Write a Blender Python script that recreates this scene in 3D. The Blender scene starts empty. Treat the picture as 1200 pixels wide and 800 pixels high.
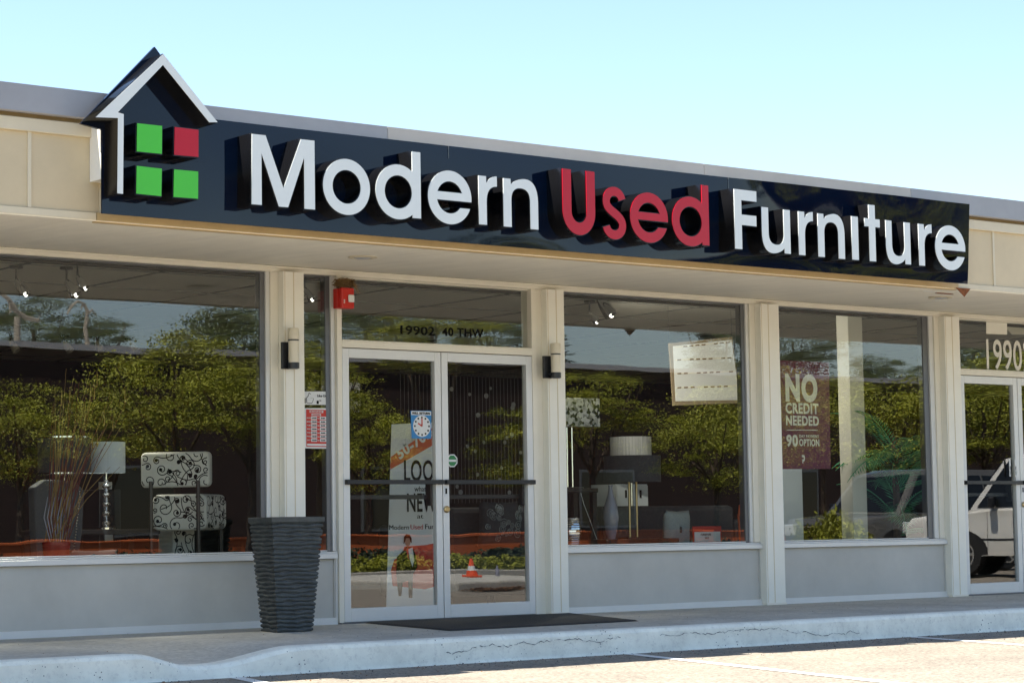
import bpy, bmesh, math, random
from mathutils import Vector, Matrix
S = bpy.context.scene
C = S.collection
R_ = math.radians

# ------------------------------------------------------------------ camera
FPX, PX0, PY0 = 2680.26, 600.0, 400.0            # lens in pixels of the 1200 px wide photograph
CAM = Vector((0.0, -14.974, 0.706))
RX = Vector((0.78669005, -0.61715184, -0.01556799))
RU = Vector((-0.03855331, -0.07428136, 0.99649181))
RF = Vector((0.61614317, 0.78333, 0.08222966))
cd = bpy.data.cameras.new('camera'); cam = bpy.data.objects.new('camera', cd); C.objects.link(cam)
cd.sensor_width = 36; cd.lens = FPX / 1200 * 36; cd.clip_start = 0.1; cd.clip_end = 3000
m = Matrix((RX, RU, -RF)).transposed().to_4x4(); m.translation = CAM
cam.matrix_world = m; S.camera = cam

def at(px, py, Y):
    """point of the plane Y = const that is seen at pixel (px, py)"""
    d = RF + RX * ((px - PX0) / FPX) - RU * ((py - PY0) / FPX)
    return CAM + d * ((Y - CAM.y) / d.y)
MIR = 0.08
def vat(px, py, Y):
    """real point whose mirror image in the shop glass is seen at the pixel, Y metres behind the glass"""
    p = at(px, py, Y); return Vector((p.x, MIR - p.y, p.z))

# ------------------------------------------------------------------ light
SUN = Vector((-0.42, 0.19, 1.0)).normalized()     # towards the sun
elev = math.asin(SUN.z); rot = math.atan2(SUN.x, SUN.y)
W = bpy.data.worlds.new('World'); S.world = W; W.use_nodes = True
wn = W.node_tree; bg = wn.nodes['Background']
sky = wn.nodes.new('ShaderNodeTexSky'); sky.sky_type = 'NISHITA'; sky.sun_disc = False
sky.sun_elevation = elev; sky.sun_rotation = rot; sky.air_density = 1.0; sky.dust_density = 0.0; sky.ozone_density = 1.0
wn.links.new(sky.outputs[0], bg.inputs[0]); bg.inputs[1].default_value = 0.07
sl = bpy.data.lights.new('sun', 'SUN'); sl.energy = 4.0; sl.angle = R_(0.53); sl.color = (1, 0.94, 0.84)
so = bpy.data.objects.new('sun', sl); C.objects.link(so); so.rotation_euler = SUN.to_track_quat('Z', 'Y').to_euler(); so.location = (0, 0, 30)
S.view_settings.view_transform = 'Standard'; S.view_settings.look = 'None'; S.view_settings.gamma = 1
S.view_settings.exposure = 1.9
S.render.engine = 'CYCLES'
S.cycles.max_bounces = 9; S.cycles.diffuse_bounces = 4; S.cycles.glossy_bounces = 4; S.cycles.transparent_max_bounces = 14
S.cycles.caustics_reflective = False; S.cycles.caustics_refractive = False
S.cycles.sample_clamp_indirect = 6

# ------------------------------------------------------------------ materials
def mat(name, col, rough=0.6, metal=0.0, var=0.0, scale=4.0, bump=0.0, bscale=40.0, spec=0.5, coat=0.0, stretch=None):
    m = bpy.data.materials.new(name); m.use_nodes = True
    nt = m.node_tree; b = nt.nodes['Principled BSDF']
    b.inputs['Roughness'].default_value = rough; b.inputs['Metallic'].default_value = metal
    b.inputs['Specular IOR Level'].default_value = spec; b.inputs['Coat Weight'].default_value = coat
    b.inputs['Coat Roughness'].default_value = 0.05
    b.inputs['Base Color'].default_value = (*col, 1)
    tc = nt.nodes.new('ShaderNodeTexCoord'); mp = nt.nodes.new('ShaderNodeMapping'); nt.links.new(tc.outputs['Object'], mp.inputs[0])
    if stretch: mp.inputs['Scale'].default_value = stretch
    if var:
        n = nt.nodes.new('ShaderNodeTexNoise'); n.inputs['Scale'].default_value = scale; n.inputs['Detail'].default_value = 6; n.inputs['Roughness'].default_value = 0.65
        r = nt.nodes.new('ShaderNodeMapRange'); r.inputs['From Min'].default_value = 0.3; r.inputs['From Max'].default_value = 0.7
        r.inputs['To Min'].default_value = 1 - var; r.inputs['To Max'].default_value = 1 + var
        h = nt.nodes.new('ShaderNodeVectorMath'); h.operation = 'SCALE'; h.inputs[0].default_value = col
        nt.links.new(mp.outputs[0], n.inputs[0]); nt.links.new(n.outputs[0], r.inputs[0]); nt.links.new(r.outputs[0], h.inputs['Scale']); nt.links.new(h.outputs[0], b.inputs['Base Color'])
    if bump:
        n2 = nt.nodes.new('ShaderNodeTexNoise'); n2.inputs['Scale'].default_value = bscale; n2.inputs['Detail'].default_value = 4
        bp = nt.nodes.new('ShaderNodeBump'); bp.inputs['Strength'].default_value = bump; bp.inputs['Distance'].default_value = 0.01
        nt.links.new(mp.outputs[0], n2.inputs[0]); nt.links.new(n2.outputs[0], bp.inputs['Height']); nt.links.new(bp.outputs[0], b.inputs['Normal'])
    return m

def glass_mat(name, tint=0.93, gain=2.1, add=0.06, wob=0.13, rough=0.0):
    m = bpy.data.materials.new(name); m.use_nodes = True; nt = m.node_tree; nt.nodes.clear()
    o = nt.nodes.new('ShaderNodeOutputMaterial'); mx = nt.nodes.new('ShaderNodeMixShader')
    t = nt.nodes.new('ShaderNodeBsdfTransparent'); t.inputs[0].default_value = (tint * 0.97, tint, tint * 0.97, 1)
    g = nt.nodes.new('ShaderNodeBsdfGlossy'); g.inputs['Roughness'].default_value = rough
    geo = nt.nodes.new('ShaderNodeNewGeometry'); dt = nt.nodes.new('ShaderNodeVectorMath'); dt.operation = 'DOT_PRODUCT'
    def M_(op, a=None, b=None):
        n = nt.nodes.new('ShaderNodeMath'); n.operation = op
        if a is not None: n.inputs[0].default_value = a
        if b is not None: n.inputs[1].default_value = b
        return n
    ab = M_('ABSOLUTE'); om = M_('SUBTRACT', 1.0); pw = M_('POWER', None, 5.0); ma = M_('MULTIPLY_ADD', None, gain * 0.96); ma.inputs[2].default_value = gain * 0.04 + add; ma.use_clamp = True
    tc = nt.nodes.new('ShaderNodeTexCoord'); mp = nt.nodes.new('ShaderNodeMapping'); mp.inputs['Scale'].default_value = (0.8, 1, 2.2)
    n = nt.nodes.new('ShaderNodeTexNoise'); n.inputs['Scale'].default_value = 1.1; n.inputs['Detail'].default_value = 1.5
    bp = nt.nodes.new('ShaderNodeBump'); bp.inputs['Strength'].default_value = wob; bp.inputs['Distance'].default_value = 0.004
    L = nt.links.new
    L(tc.outputs['Object'], mp.inputs[0]); L(mp.outputs[0], n.inputs[0]); L(n.outputs[0], bp.inputs['Height']); L(bp.outputs[0], g.inputs['Normal'])
    L(geo.outputs['Incoming'], dt.inputs[0]); L(geo.outputs['Normal'], dt.inputs[1]); L(dt.outputs['Value'], ab.inputs[0]); L(ab.outputs[0], om.inputs[1]); L(om.outputs[0], pw.inputs[0]); L(pw.outputs[0], ma.inputs[0])
    L(ma.outputs[0], mx.inputs[0]); L(t.outputs[0], mx.inputs[1]); L(g.outputs[0], mx.inputs[2]); L(mx.outputs[0], o.inputs[0])
    return m

def asphalt_mat(name, base, lo, hi, sc=90):
    m = bpy.data.materials.new(name); m.use_nodes = True; nt = m.node_tree; b = nt.nodes['Principled BSDF']; L = nt.links.new
    tc = nt.nodes.new('ShaderNodeTexCoord')
    v = nt.nodes.new('ShaderNodeTexNoise'); v.inputs['Scale'].default_value = sc; v.inputs['Detail'].default_value = 3
    r = nt.nodes.new('ShaderNodeMapRange'); r.inputs['From Min'].default_value = 0.33; r.inputs['From Max'].default_value = 0.67; r.inputs['To Min'].default_value = lo; r.inputs['To Max'].default_value = hi; v.inputs['Roughness'].default_value = 0.8
    n = nt.nodes.new('ShaderNodeTexNoise'); n.inputs['Scale'].default_value = 1.3; n.inputs['Detail'].default_value = 8; n.inputs['Roughness'].default_value = 0.7
    r2 = nt.nodes.new('ShaderNodeMapRange'); r2.inputs['From Min'].default_value = 0.3; r2.inputs['From Max'].default_value = 0.7; r2.inputs['To Min'].default_value = 0.78; r2.inputs['To Max'].default_value = 1.18
    mu = nt.nodes.new('ShaderNodeMath'); mu.operation = 'MULTIPLY'
    h = nt.nodes.new('ShaderNodeVectorMath'); h.operation = 'SCALE'; h.inputs[0].default_value = base
    bp = nt.nodes.new('ShaderNodeBump'); bp.inputs['Strength'].default_value = 0.35; bp.inputs['Distance'].default_value = 0.006
    L(tc.outputs['Object'], v.inputs[0]); L(tc.outputs['Object'], n.inputs[0]); L(v.outputs[0], r.inputs[0]); L(n.outputs[0], r2.inputs[0])
    L(r.outputs[0], mu.inputs[0]); L(r2.outputs[0], mu.inputs[1]); L(mu.outputs[0], h.inputs['Scale']); L(h.outputs[0], b.inputs['Base Color'])
    L(v.outputs[0], bp.inputs['Height']); L(bp.outputs[0], b.inputs['Normal']); b.inputs['Roughness'].default_value = 0.9
    return m

def pitted_mat(name, col):
    """pale concrete with small dark pits and stains"""
    m = mat(name, col, 0.85, var=0.13, scale=3.5); nt = m.node_tree; b = nt.nodes['Principled BSDF']; L = nt.links.new
    src = b.inputs['Base Color'].links[0].from_socket
    tc = nt.nodes.new('ShaderNodeTexCoord')
    v = nt.nodes.new('ShaderNodeTexVoronoi'); v.inputs['Scale'].default_value = 30
    n = nt.nodes.new('ShaderNodeTexNoise'); n.inputs['Scale'].default_value = 2.1
    lt = nt.nodes.new('ShaderNodeMath'); lt.operation = 'LESS_THAN'
    k = nt.nodes.new('ShaderNodeMapRange'); k.inputs['From Min'].default_value = 0.46; k.inputs['From Max'].default_value = 0.75; k.inputs['To Min'].default_value = 0.0; k.inputs['To Max'].default_value = 0.21
    mx = nt.nodes.new('ShaderNodeMix'); mx.data_type = 'RGBA'; mx.inputs[7].default_value = (0.06, 0.06, 0.06, 1)
    L(tc.outputs['Object'], v.inputs[0]); L(tc.outputs['Object'], n.inputs[0]); L(n.outputs[0], k.inputs[0]); L(v.outputs['Distance'], lt.inputs[0]); L(k.outputs[0], lt.inputs[1])
    g2 = nt.nodes.new('ShaderNodeTexNoise'); g2.inputs['Scale'].default_value = 26; g2.inputs['Detail'].default_value = 5; g2.inputs['Roughness'].default_value = 0.75
    g3 = nt.nodes.new('ShaderNodeMapRange'); g3.inputs['From Min'].default_value = 0.52; g3.inputs['From Max'].default_value = 0.72; g3.inputs['To Max'].default_value = 0.45
    m2 = nt.nodes.new('ShaderNodeMix'); m2.data_type = 'RGBA'; m2.inputs[7].default_value = (0.46, 0.44, 0.39, 1)
    L(tc.outputs['Object'], g2.inputs[0]); L(g2.outputs[0], g3.inputs[0]); L(g3.outputs[0], m2.inputs[0]); L(src, m2.inputs[6])
    L(lt.outputs[0], mx.inputs[0]); L(m2.outputs[2], mx.inputs[6]); L(mx.outputs[2], b.inputs['Base Color'])
    return m

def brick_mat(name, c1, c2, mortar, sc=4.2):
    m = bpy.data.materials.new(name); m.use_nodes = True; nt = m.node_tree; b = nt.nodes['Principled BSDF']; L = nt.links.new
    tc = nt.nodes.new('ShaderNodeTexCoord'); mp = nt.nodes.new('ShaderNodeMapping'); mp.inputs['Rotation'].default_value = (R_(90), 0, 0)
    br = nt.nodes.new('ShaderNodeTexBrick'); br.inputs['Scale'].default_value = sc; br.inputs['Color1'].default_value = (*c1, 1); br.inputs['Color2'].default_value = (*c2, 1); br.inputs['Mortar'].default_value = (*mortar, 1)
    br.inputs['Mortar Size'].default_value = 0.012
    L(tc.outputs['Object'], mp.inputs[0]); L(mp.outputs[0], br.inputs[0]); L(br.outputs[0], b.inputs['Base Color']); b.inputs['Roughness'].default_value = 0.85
    return m

M = dict(
    asphalt=asphalt_mat('weathered asphalt', (0.225, 0.195, 0.155), 0.45, 1.6, 34),
    walk=asphalt_mat('sidewalk concrete', (0.50, 0.48, 0.42), 0.80, 1.18, 26),
    kerb=pitted_mat('pale painted kerb', (0.87, 0.86, 0.74)),
    crack=mat('crack', (0.05, 0.05, 0.05), 0.9),
    stripe=mat('parking paint', (0.72, 0.71, 0.66), 0.8, var=0.15, scale=14),
    cream=mat('cream fascia paint', (0.62, 0.51, 0.33), 0.55, var=0.09, scale=1.6, bump=0.05, bscale=5),
    trim=mat('cream trim paint', (0.66, 0.58, 0.42), 0.5, var=0.04, scale=5),
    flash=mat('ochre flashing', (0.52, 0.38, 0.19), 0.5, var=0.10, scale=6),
    coping2=mat('sun bleached coping', (0.52, 0.47, 0.41), 0.5, 0.1, var=0.10, scale=1.4, bump=0.06, bscale=2.5),
    coping=mat('grey metal coping', (0.37, 0.35, 0.34), 0.42, 0.3, var=0.10, scale=1.4, bump=0.06, bscale=2.5),
    soffit=mat('soffit panel', (0.90, 0.84, 0.71), 0.6, var=0.07, scale=9, stretch=(1.0, 0.13, 1)),
    post=mat('off white post paint', (0.86, 0.84, 0.75), 0.45, var=0.04, scale=3),
    jamb=mat('cream jamb paint', (0.80, 0.76, 0.65), 0.5, var=0.04, scale=3),
    alu=mat('satin aluminium', (0.72, 0.72, 0.70), 0.42, 0.25, var=0.03, scale=5),
    alu_dark=mat('dark window gasket frame', (0.16, 0.165, 0.175), 0.35, 0.5),
    bulk=mat('grey bulkhead paint', (0.52, 0.505, 0.46), 0.6, var=0.10, scale=1.3, bump=0.04, bscale=3),
    black=mat('black metal', (0.012, 0.013, 0.016), 0.35),
    signblack=mat('glossy black sign panel', (0.001, 0.0055, 0.019), 0.03, spec=0.36, bump=0.09, bscale=1.5),
    ret=mat('glossy black letter return', (0.0035, 0.0035, 0.004), 0.2, spec=0.45),
    white=mat('white acrylic letter face', (0.70, 0.73, 0.71), 0.12, bump=0.03, bscale=3),
    red=mat('red acrylic letter face', (0.46, 0.004, 0.018), 0.10, spec=0.3, bump=0.03, bscale=3),
    green=mat('green acrylic face', (0.055, 0.50, 0.015), 0.15),
    boxwhite=mat('sign box return', (0.90, 0.87, 0.78), 0.5),
    glass=glass_mat('window glass'),
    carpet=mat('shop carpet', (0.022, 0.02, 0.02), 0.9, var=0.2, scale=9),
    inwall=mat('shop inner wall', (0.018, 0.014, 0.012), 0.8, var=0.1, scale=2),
    ceil=mat('ceiling tile', (0.72, 0.68, 0.58), 0.85, var=0.05, scale=30),
    grid=mat('ceiling grid', (0.10, 0.10, 0.09), 0.6),
    plaster=mat('column plaster', (0.82, 0.80, 0.70), 0.7, var=0.03, scale=3),
    chrome=mat('chrome', (0.75, 0.76, 0.78), 0.08, 1.0),
    brass=mat('brass', (0.50, 0.38, 0.20), 0.3, 1.0),
    paper=mat('white print', (0.72, 0.73, 0.72), 0.5),
    boardframe=mat('tan board frame', (0.26, 0.20, 0.13), 0.7),
    ink=mat('black print', (0.003, 0.003, 0.003), 0.7, spec=0.1),
    redprint=mat('red print', (0.55, 0.035, 0.02), 0.5),
    orangeprint=mat('orange print', (0.60, 0.10, 0.02), 0.5),
    purple=mat('plum print', (0.12, 0.003, 0.032), 0.4),
    blueprint=mat('blue print', (0.03, 0.22, 0.50), 0.45),
    greenprint=mat('green print', (0.02, 0.20, 0.06), 0.45),
    skin=mat('printed skin tone', (0.42, 0.22, 0.14), 0.5),
    planter=mat('dark ribbed resin', (0.062, 0.068, 0.066), 0.55, var=0.35, scale=14, bump=0.3, bscale=60),
    soil=mat('potting soil', (0.03, 0.02, 0.015), 0.95, var=0.3, scale=30, bump=0.5),
    rubber=mat('rubber mat', (0.022, 0.023, 0.024), 0.85, var=0.3, scale=60, bump=0.4, bscale=120),
    lampglass=mat('cream lamp glass', (0.72, 0.66, 0.52), 0.35),
    alarm=mat('red alarm enamel', (0.55, 0.02, 0.012), 0.3),
    straw=mat('dry straw', (0.20, 0.12, 0.045), 0.9, var=0.3, scale=30),
    fabricgrey=mat('grey fabric', (0.075, 0.085, 0.09), 0.9, var=0.1, scale=40),
    fabricdark=mat('charcoal fabric', (0.045, 0.05, 0.055), 0.9, var=0.15, scale=30),
    fabriclight=mat('pale grey fabric', (0.40, 0.44, 0.43), 0.9, var=0.1, scale=50),
    ivory=mat('ivory damask', (0.74, 0.73, 0.66), 0.8, var=0.04, scale=20),
    shadewhite=mat('white lampshade', (0.66, 0.74, 0.80), 0.8),
    shadegrey=mat('pleated grey shade', (0.30, 0.31, 0.31), 0.7, var=0.3, scale=30, stretch=(3, 3, 0.1)),
    darkwood=mat('dark wood', (0.025, 0.015, 0.011), 0.35, var=0.25, scale=6, stretch=(1, 1, 8)),
    redpot=mat('red glazed pot', (0.22, 0.015, 0.02), 0.25),
    reed=mat('dry reed', (0.26, 0.17, 0.055), 0.8, var=0.3, scale=9),
    reedred=mat('red brown reed', (0.13, 0.03, 0.02), 0.8),
    vase=mat('mauve grey ceramic', (0.28, 0.28, 0.34), 0.15),
    cabinet=mat('white lacquer', (0.66, 0.70, 0.72), 0.3),
    curtain=mat('sheer bead string', (0.20, 0.20, 0.19), 0.6),
    palm=mat('palm leaf', (0.10, 0.40, 0.20), 0.5, var=0.25, scale=4),
    trunk=mat('bark', (0.10, 0.07, 0.05), 0.9, var=0.3, scale=12, bump=0.6, bscale=20),
    leafy=mat('yellow green leaf', (0.30, 0.31, 0.026), 0.6, var=0.55, scale=2.4),
    leafmid=mat('mid green leaf', (0.10, 0.13, 0.03), 0.6, var=0.35, scale=1.6),
    leafdark=mat('dark conifer leaf', (0.030, 0.050, 0.025), 0.7, var=0.3, scale=1.5),
    deadwood=mat('bleached dead wood', (0.42, 0.36, 0.28), 0.9, var=0.2, scale=5),
    hedge=mat('hedge leaf', (0.030, 0.045, 0.018), 0.7, var=0.3, scale=3),
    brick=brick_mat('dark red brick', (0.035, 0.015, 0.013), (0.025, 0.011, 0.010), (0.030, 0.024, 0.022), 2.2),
    terracotta=mat('terracotta wall paint', (0.75, 0.17, 0.045), 0.8, var=0.12, scale=1.2),
    roofgrey=mat('pale roof flashing', (0.45, 0.45, 0.46), 0.6),
    suvgrey=mat('dark grey car paint', (0.17, 0.16, 0.14), 0.25, 0.3, coat=0.8),
    suvtrim=mat('silver car paint', (0.45, 0.44, 0.42), 0.25, 0.5, coat=0.8),
    suvwhite=mat('white car paint', (0.74, 0.72, 0.66), 0.3, coat=0.8),
    carglass=mat('car glass', (0.012, 0.014, 0.015), 0.04),
    tyre=mat('tyre rubber', (0.02, 0.02, 0.02), 0.85),
    lens=mat('headlight lens', (0.60, 0.62, 0.62), 0.1, 0.2),
    cone=mat('traffic cone orange', (0.80, 0.09, 0.015), 0.5),
    rust=mat('rusted metal', (0.22, 0.07, 0.02), 0.9, var=0.4, scale=30),
    hole=mat('torn soffit void', (0.03, 0.02, 0.015), 1.0),
    leaflitter=mat('dry leaf', (0.22, 0.11, 0.045), 0.9),
)

M['bulb'] = mat('lit bulb', (0.9, 0.9, 0.85), 0.5)
M['bulb'].node_tree.nodes['Principled BSDF'].inputs['Emission Color'].default_value = (1, 0.97, 0.85, 1)
M['bulb'].node_tree.nodes['Principled BSDF'].inputs['Emission Strength'].default_value = 1.3
# mosaic glass shade
def mosaic():
    m = bpy.data.materials.new('mosaic mirror glass'); m.use_nodes = True; nt = m.node_tree; b = nt.nodes['Principled BSDF']
    v = nt.nodes.new('ShaderNodeTexVoronoi'); v.inputs['Scale'].default_value = 34; tc = nt.nodes.new('ShaderNodeTexCoord')
    r = nt.nodes.new('ShaderNodeValToRGB'); r.color_ramp.elements[0].color = (0.03, 0.05, 0.04, 1); r.color_ramp.elements[1].color = (0.80, 0.82, 0.84, 1)
    r.color_ramp.elements[0].position = 0.25; r.color_ramp.elements[1].position = 0.75
    s = nt.nodes.new('ShaderNodeSeparateColor'); L = nt.links.new
    L(tc.outputs['Object'], v.inputs[0]); L(v.outputs['Color'], s.inputs[0]); L(s.outputs[0], r.inputs[0]); L(r.outputs[0], b.inputs['Base Color']); b.inputs['Roughness'].default_value = 0.2
    return m
M['mosaic'] = mosaic()

# ------------------------------------------------------------------ mesh helpers
class MB:
    def __init__(s): s.v = []; s.f = []; s.mi = []; s.k = 0
    def quad(s, pts, k=None):
        n = len(s.v); s.v += [Vector(p) for p in pts]; s.f.append(tuple(range(n, n + len(pts)))); s.mi.append(s.k if k is None else k); return s
    def box(s, x0, x1, y0, y1, z0, z1, k=None, T=None):
        n = len(s.v); P = [(x0, y0, z0), (x1, y0, z0), (x1, y1, z0), (x0, y1, z0), (x0, y0, z1), (x1, y0, z1), (x1, y1, z1), (x0, y1, z1)]
        s.v += [(T @ Vector(p)) if T else Vector(p) for p in P]
        for f in ((0, 3, 2, 1), (4, 5, 6, 7), (0, 1, 5, 4), (1, 2, 6, 5), (2, 3, 7, 6), (3, 0, 4, 7)):
            s.f.append(tuple(n + i for i in f)); s.mi.append(s.k if k is None else k)
        return s
    def loft(s, rings, cap=True, k=None, closed=True):
        n0 = len(s.v); n = len(rings[0]); kk = s.k if k is None else k
        for r in rings: s.v += [Vector(p) for p in r]
        for i in range(len(rings) - 1):
            for j in range(n if closed else n - 1):
                a = n0 + i * n + j; b = n0 + i * n + (j + 1) % n
                s.f.append((a, b, b + n, a + n)); s.mi.append(kk)
        if cap:
            s.f.append(tuple(n0 + j for j in reversed(range(n)))); s.mi.append(kk)
            e = n0 + (len(rings) - 1) * n; s.f.append(tuple(e + j for j in range(n))); s.mi.append(kk)
        return s
    def tube(s, pts, rad, n=8, k=None):
        pts = [Vector(p) for p in pts]; rs = rad if isinstance(rad, (list, tuple)) else [rad] * len(pts); rings = []
        for i, p in enumerate(pts):
            d = (pts[min(i + 1, len(pts) - 1)] - pts[max(i - 1, 0)]).normalized()
            a = Vector((0, 0, 1)) if abs(d.z) < 0.9 else Vector((1, 0, 0))
            u = d.cross(a).normalized(); w = d.cross(u)
            rings.append([p + (u * math.cos(t) + w * math.sin(t)) * rs[i] for t in (2 * math.pi * j / n for j in range(n))])
        return s.loft(rings, True, k)
    def lathe(s, c, prof, n=24, k=None, cap=True):
        c = Vector(c); return s.loft([[c + Vector((r * math.cos(t), r * math.sin(t), z)) for t in (2 * math.pi * j / n for j in range(n))] for r, z in prof], cap, k)
    def build(s, name, mats, parent=None, smooth=False, bevel=0, kind=None):
        me = bpy.data.meshes.new(name)
        o = bpy.data.objects.new(name, me)
        org = Vector((0, 0, 0))
        if parent is None and kind is None and s.v:
            xs = [v.x for v in s.v]; ys = [v.y for v in s.v]; zs = [v.z for v in s.v]
            org = Vector(((min(xs) + max(xs)) / 2, (min(ys) + max(ys)) / 2, min(zs))); o.location = org
        if parent is not None: org = WORLD.get(parent, Vector((0, 0, 0)))
        me.from_pydata([v - org for v in s.v], [], s.f)
        for mm in (mats if isinstance(mats, (list, tuple)) else [mats]): me.materials.append(M[mm] if isinstance(mm, str) else mm)
        me.polygons.foreach_set('material_index', s.mi)
        bm = bmesh.new(); bm.from_mesh(me); bmesh.ops.recalc_face_normals(bm, faces=bm.faces) if len(s.f) < 3000 else None; bm.to_mesh(me); bm.free()
        if smooth:
            for p in me.polygons: p.use_smooth = True
            if hasattr(me, 'set_sharp_from_angle'): me.set_sharp_from_angle(angle=R_(40))
        me.update(); C.objects.link(o)
        if parent is not None: o.parent = parent; WORLD[o] = org
        else: WORLD[o] = org
        if bevel:
            b = o.modifiers.new('bevel', 'BEVEL'); b.width = bevel; b.segments = 2; b.limit_method = 'ANGLE'; b.harden_normals = False
        if kind: o['kind'] = kind
        return o
WORLD = {}
def tag(o, label, cat, group=None, kind=None):
    o['label'] = label; o['category'] = cat
    if group: o['group'] = group
    if kind: o['kind'] = kind
    return o
def empty(name, loc, label, cat, group=None):
    o = bpy.data.objects.new(name, None); o.empty_display_size = 0.1; C.objects.link(o); o.location = loc; WORLD[o] = Vector(loc)
    return tag(o, label, cat, group)
def part(mb, name, mats, parent, **k): return mb.build(name, mats, parent, **k)

def curve_mesh(cu):
    ob = bpy.data.objects.new('tmp', cu); C.objects.link(ob)
    bpy.context.view_layer.update()
    dg = bpy.context.evaluated_depsgraph_get(); me = bpy.data.meshes.new_from_object(ob.evaluated_get(dg))
    bpy.data.objects.remove(ob); return me
def shape_mesh(loops, depth, off=0.0):
    cu = bpy.data.curves.new('c', 'CURVE'); cu.dimensions = '2D'; cu.fill_mode = 'BOTH' if depth else 'BOTH'
    for lp in loops:
        s = cu.splines.new('POLY'); s.points.add(len(lp) - 1); s.use_cyclic_u = True
        for p, q in zip(s.points, lp): p.co = (q[0], q[1], 0, 1)
    cu.extrude = depth / 2; cu.offset = off
    return curve_mesh(cu)
def put_mesh(name, me, material, parent, loc):
    """a mesh drawn in x/y is stood up to face -Y with its middle at loc"""
    me.transform(Matrix.Rotation(R_(90), 4, 'X')); me.name = name
    me.materials.clear(); me.materials.append(M[material])
    o = bpy.data.objects.new(name, me); C.objects.link(o)
    if parent is not None: o.parent = parent; o.location = Vector(loc) - WORLD[parent]
    else: o.location = loc
    WORLD[o] = Vector(loc); return o
def text(name, body, h, material, parent, loc, width=None, bold=0.0, depth=0.002, align='LEFT', tilt=0.0, sh=0.0):
    """h = cap height; loc = left (or centre) end of the baseline"""
    cu = bpy.data.curves.new('t', 'FONT'); cu.body = body; cu.size = h / 0.72; cu.extrude = depth / 2; cu.offset = bold * h; cu.shear = sh
    cu.space_character = 1.0 + bold * 2; cu.resolution_u = 4
    me = curve_mesh(cu); xs = [v.co.x for v in me.vertices]
    w = max(xs) - min(xs); x0 = min(xs); k = (width / w) if width else 1.0
    me.transform(Matrix.Diagonal((k, 1, 1, 1)) @ Matrix.Translation((-x0 - (w / 2 if align == 'CENTER' else 0), 0, 0)))
    if tilt: me.transform(Matrix.Rotation(tilt, 4, 'Z'))
    return put_mesh(name, me, material, parent, loc)
def flat(name, pts, material, parent, Y, th=0.003):
    """flat plate through (x,z) points, front at Y, facing -Y"""
    mb = MB(); mb.loft([[(x, Y, z) for x, z in pts], [(x, Y + th, z) for x, z in pts]])
    return mb.build(name, material, parent)
def pxs(pts, Y): return [(at(a, b, Y).x, at(a, b, Y).z) for a, b in pts]
rnd = random.Random(7)

# ------------------------------------------------------------------ ground
LOT = -0.20
mb = MB(); mb.quad([(-600, -700, LOT), (700, -700, LOT), (700, 700, LOT), (-600, 700, LOT)])
mb.build('parking_lot', 'asphalt', kind='structure')
def dip(x):          # how far the kerb is lowered at x (the ramp left of the planter)
    a = 6.98; b = 7.38; c = 7.52; d = 8.22
    if x <= a or x >= d: return 0.0
    sm = lambda t: t * t * (3 - 2 * t)
    if x < b: return sm((x - a) / (b - a))
    if x <= c: return 1.0
    return sm((d - x) / (d - c))
KY = -2.28
xs = [-14 + i * 0.5 for i in range(41)] + [6.2 + i * 0.06 for i in range(41)] + [9 + i * 0.5 for i in range(60)]
xs = sorted(set(round(x, 3) for x in xs))
mb = MB(); rows = []
for x in xs:
    d = dip(x); w = 0.004 * math.sin(x * 2.3) + 0.003 * math.sin(x * 6.1)
    zt = -0.022 - 0.088 * d
    r = [(x, KY + 0.16, zt), (x, KY + 0.035, zt), (x, KY + 0.012, zt - 0.008), (x, KY - 0.004 + w, zt - 0.03), (x, KY - 0.018 + w, LOT + 0.02), (x, KY - 0.035 + 2 * w, LOT - 0.03)]
    rows.append(r)
mb.loft(rows, cap=False, closed=False)
# the crack that runs along the kerb face, as thin dark slivers just proud of it
x = 9.35; z = -0.115
rc = random.Random(3)
while x < 13.4:
    nx = x + rc.uniform(0.008, 0.032); nz = max(-0.15, min(-0.07, z + rc.uniform(-0.012, 0.0125)))
    if not (10.9 < x < 11.3) and rc.random() < 0.93:
        f = lambda xx, zz: (xx, KY - 0.012 - 0.014 * ((-0.052 - zz) / 0.13) - 0.009, zz)
        t = rc.uniform(0.0004, 0.0030)
        mb.quad([f(x, z - t), f(nx, nz - t), f(nx, nz + t), f(x, z + t)], 1)
    x, z = nx, nz
mb.build('kerb', ['kerb', 'crack'], kind='structure', smooth=False)
mb = MB(); rows = []
for x in xs:
    d = dip(x)
    r = [(x, 0.2, 0.0)]
    for t in (0.0, 0.25, 0.5, 0.7, 0.85, 1.0):
        y = 0.0 + (KY + 0.16) * t
        e = max(0, (t - 0.45) / 0.55); e = e * e * (3 - 2 * e)
        r.append((x, y, -0.022 * t - 0.088 * d * e))
    r.append((x, KY + 0.155, -0.3)); rows.append(r)
mb.loft(rows, cap=False, closed=False); mb.build('sidewalk', 'walk', kind='structure', smooth=False)
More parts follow.
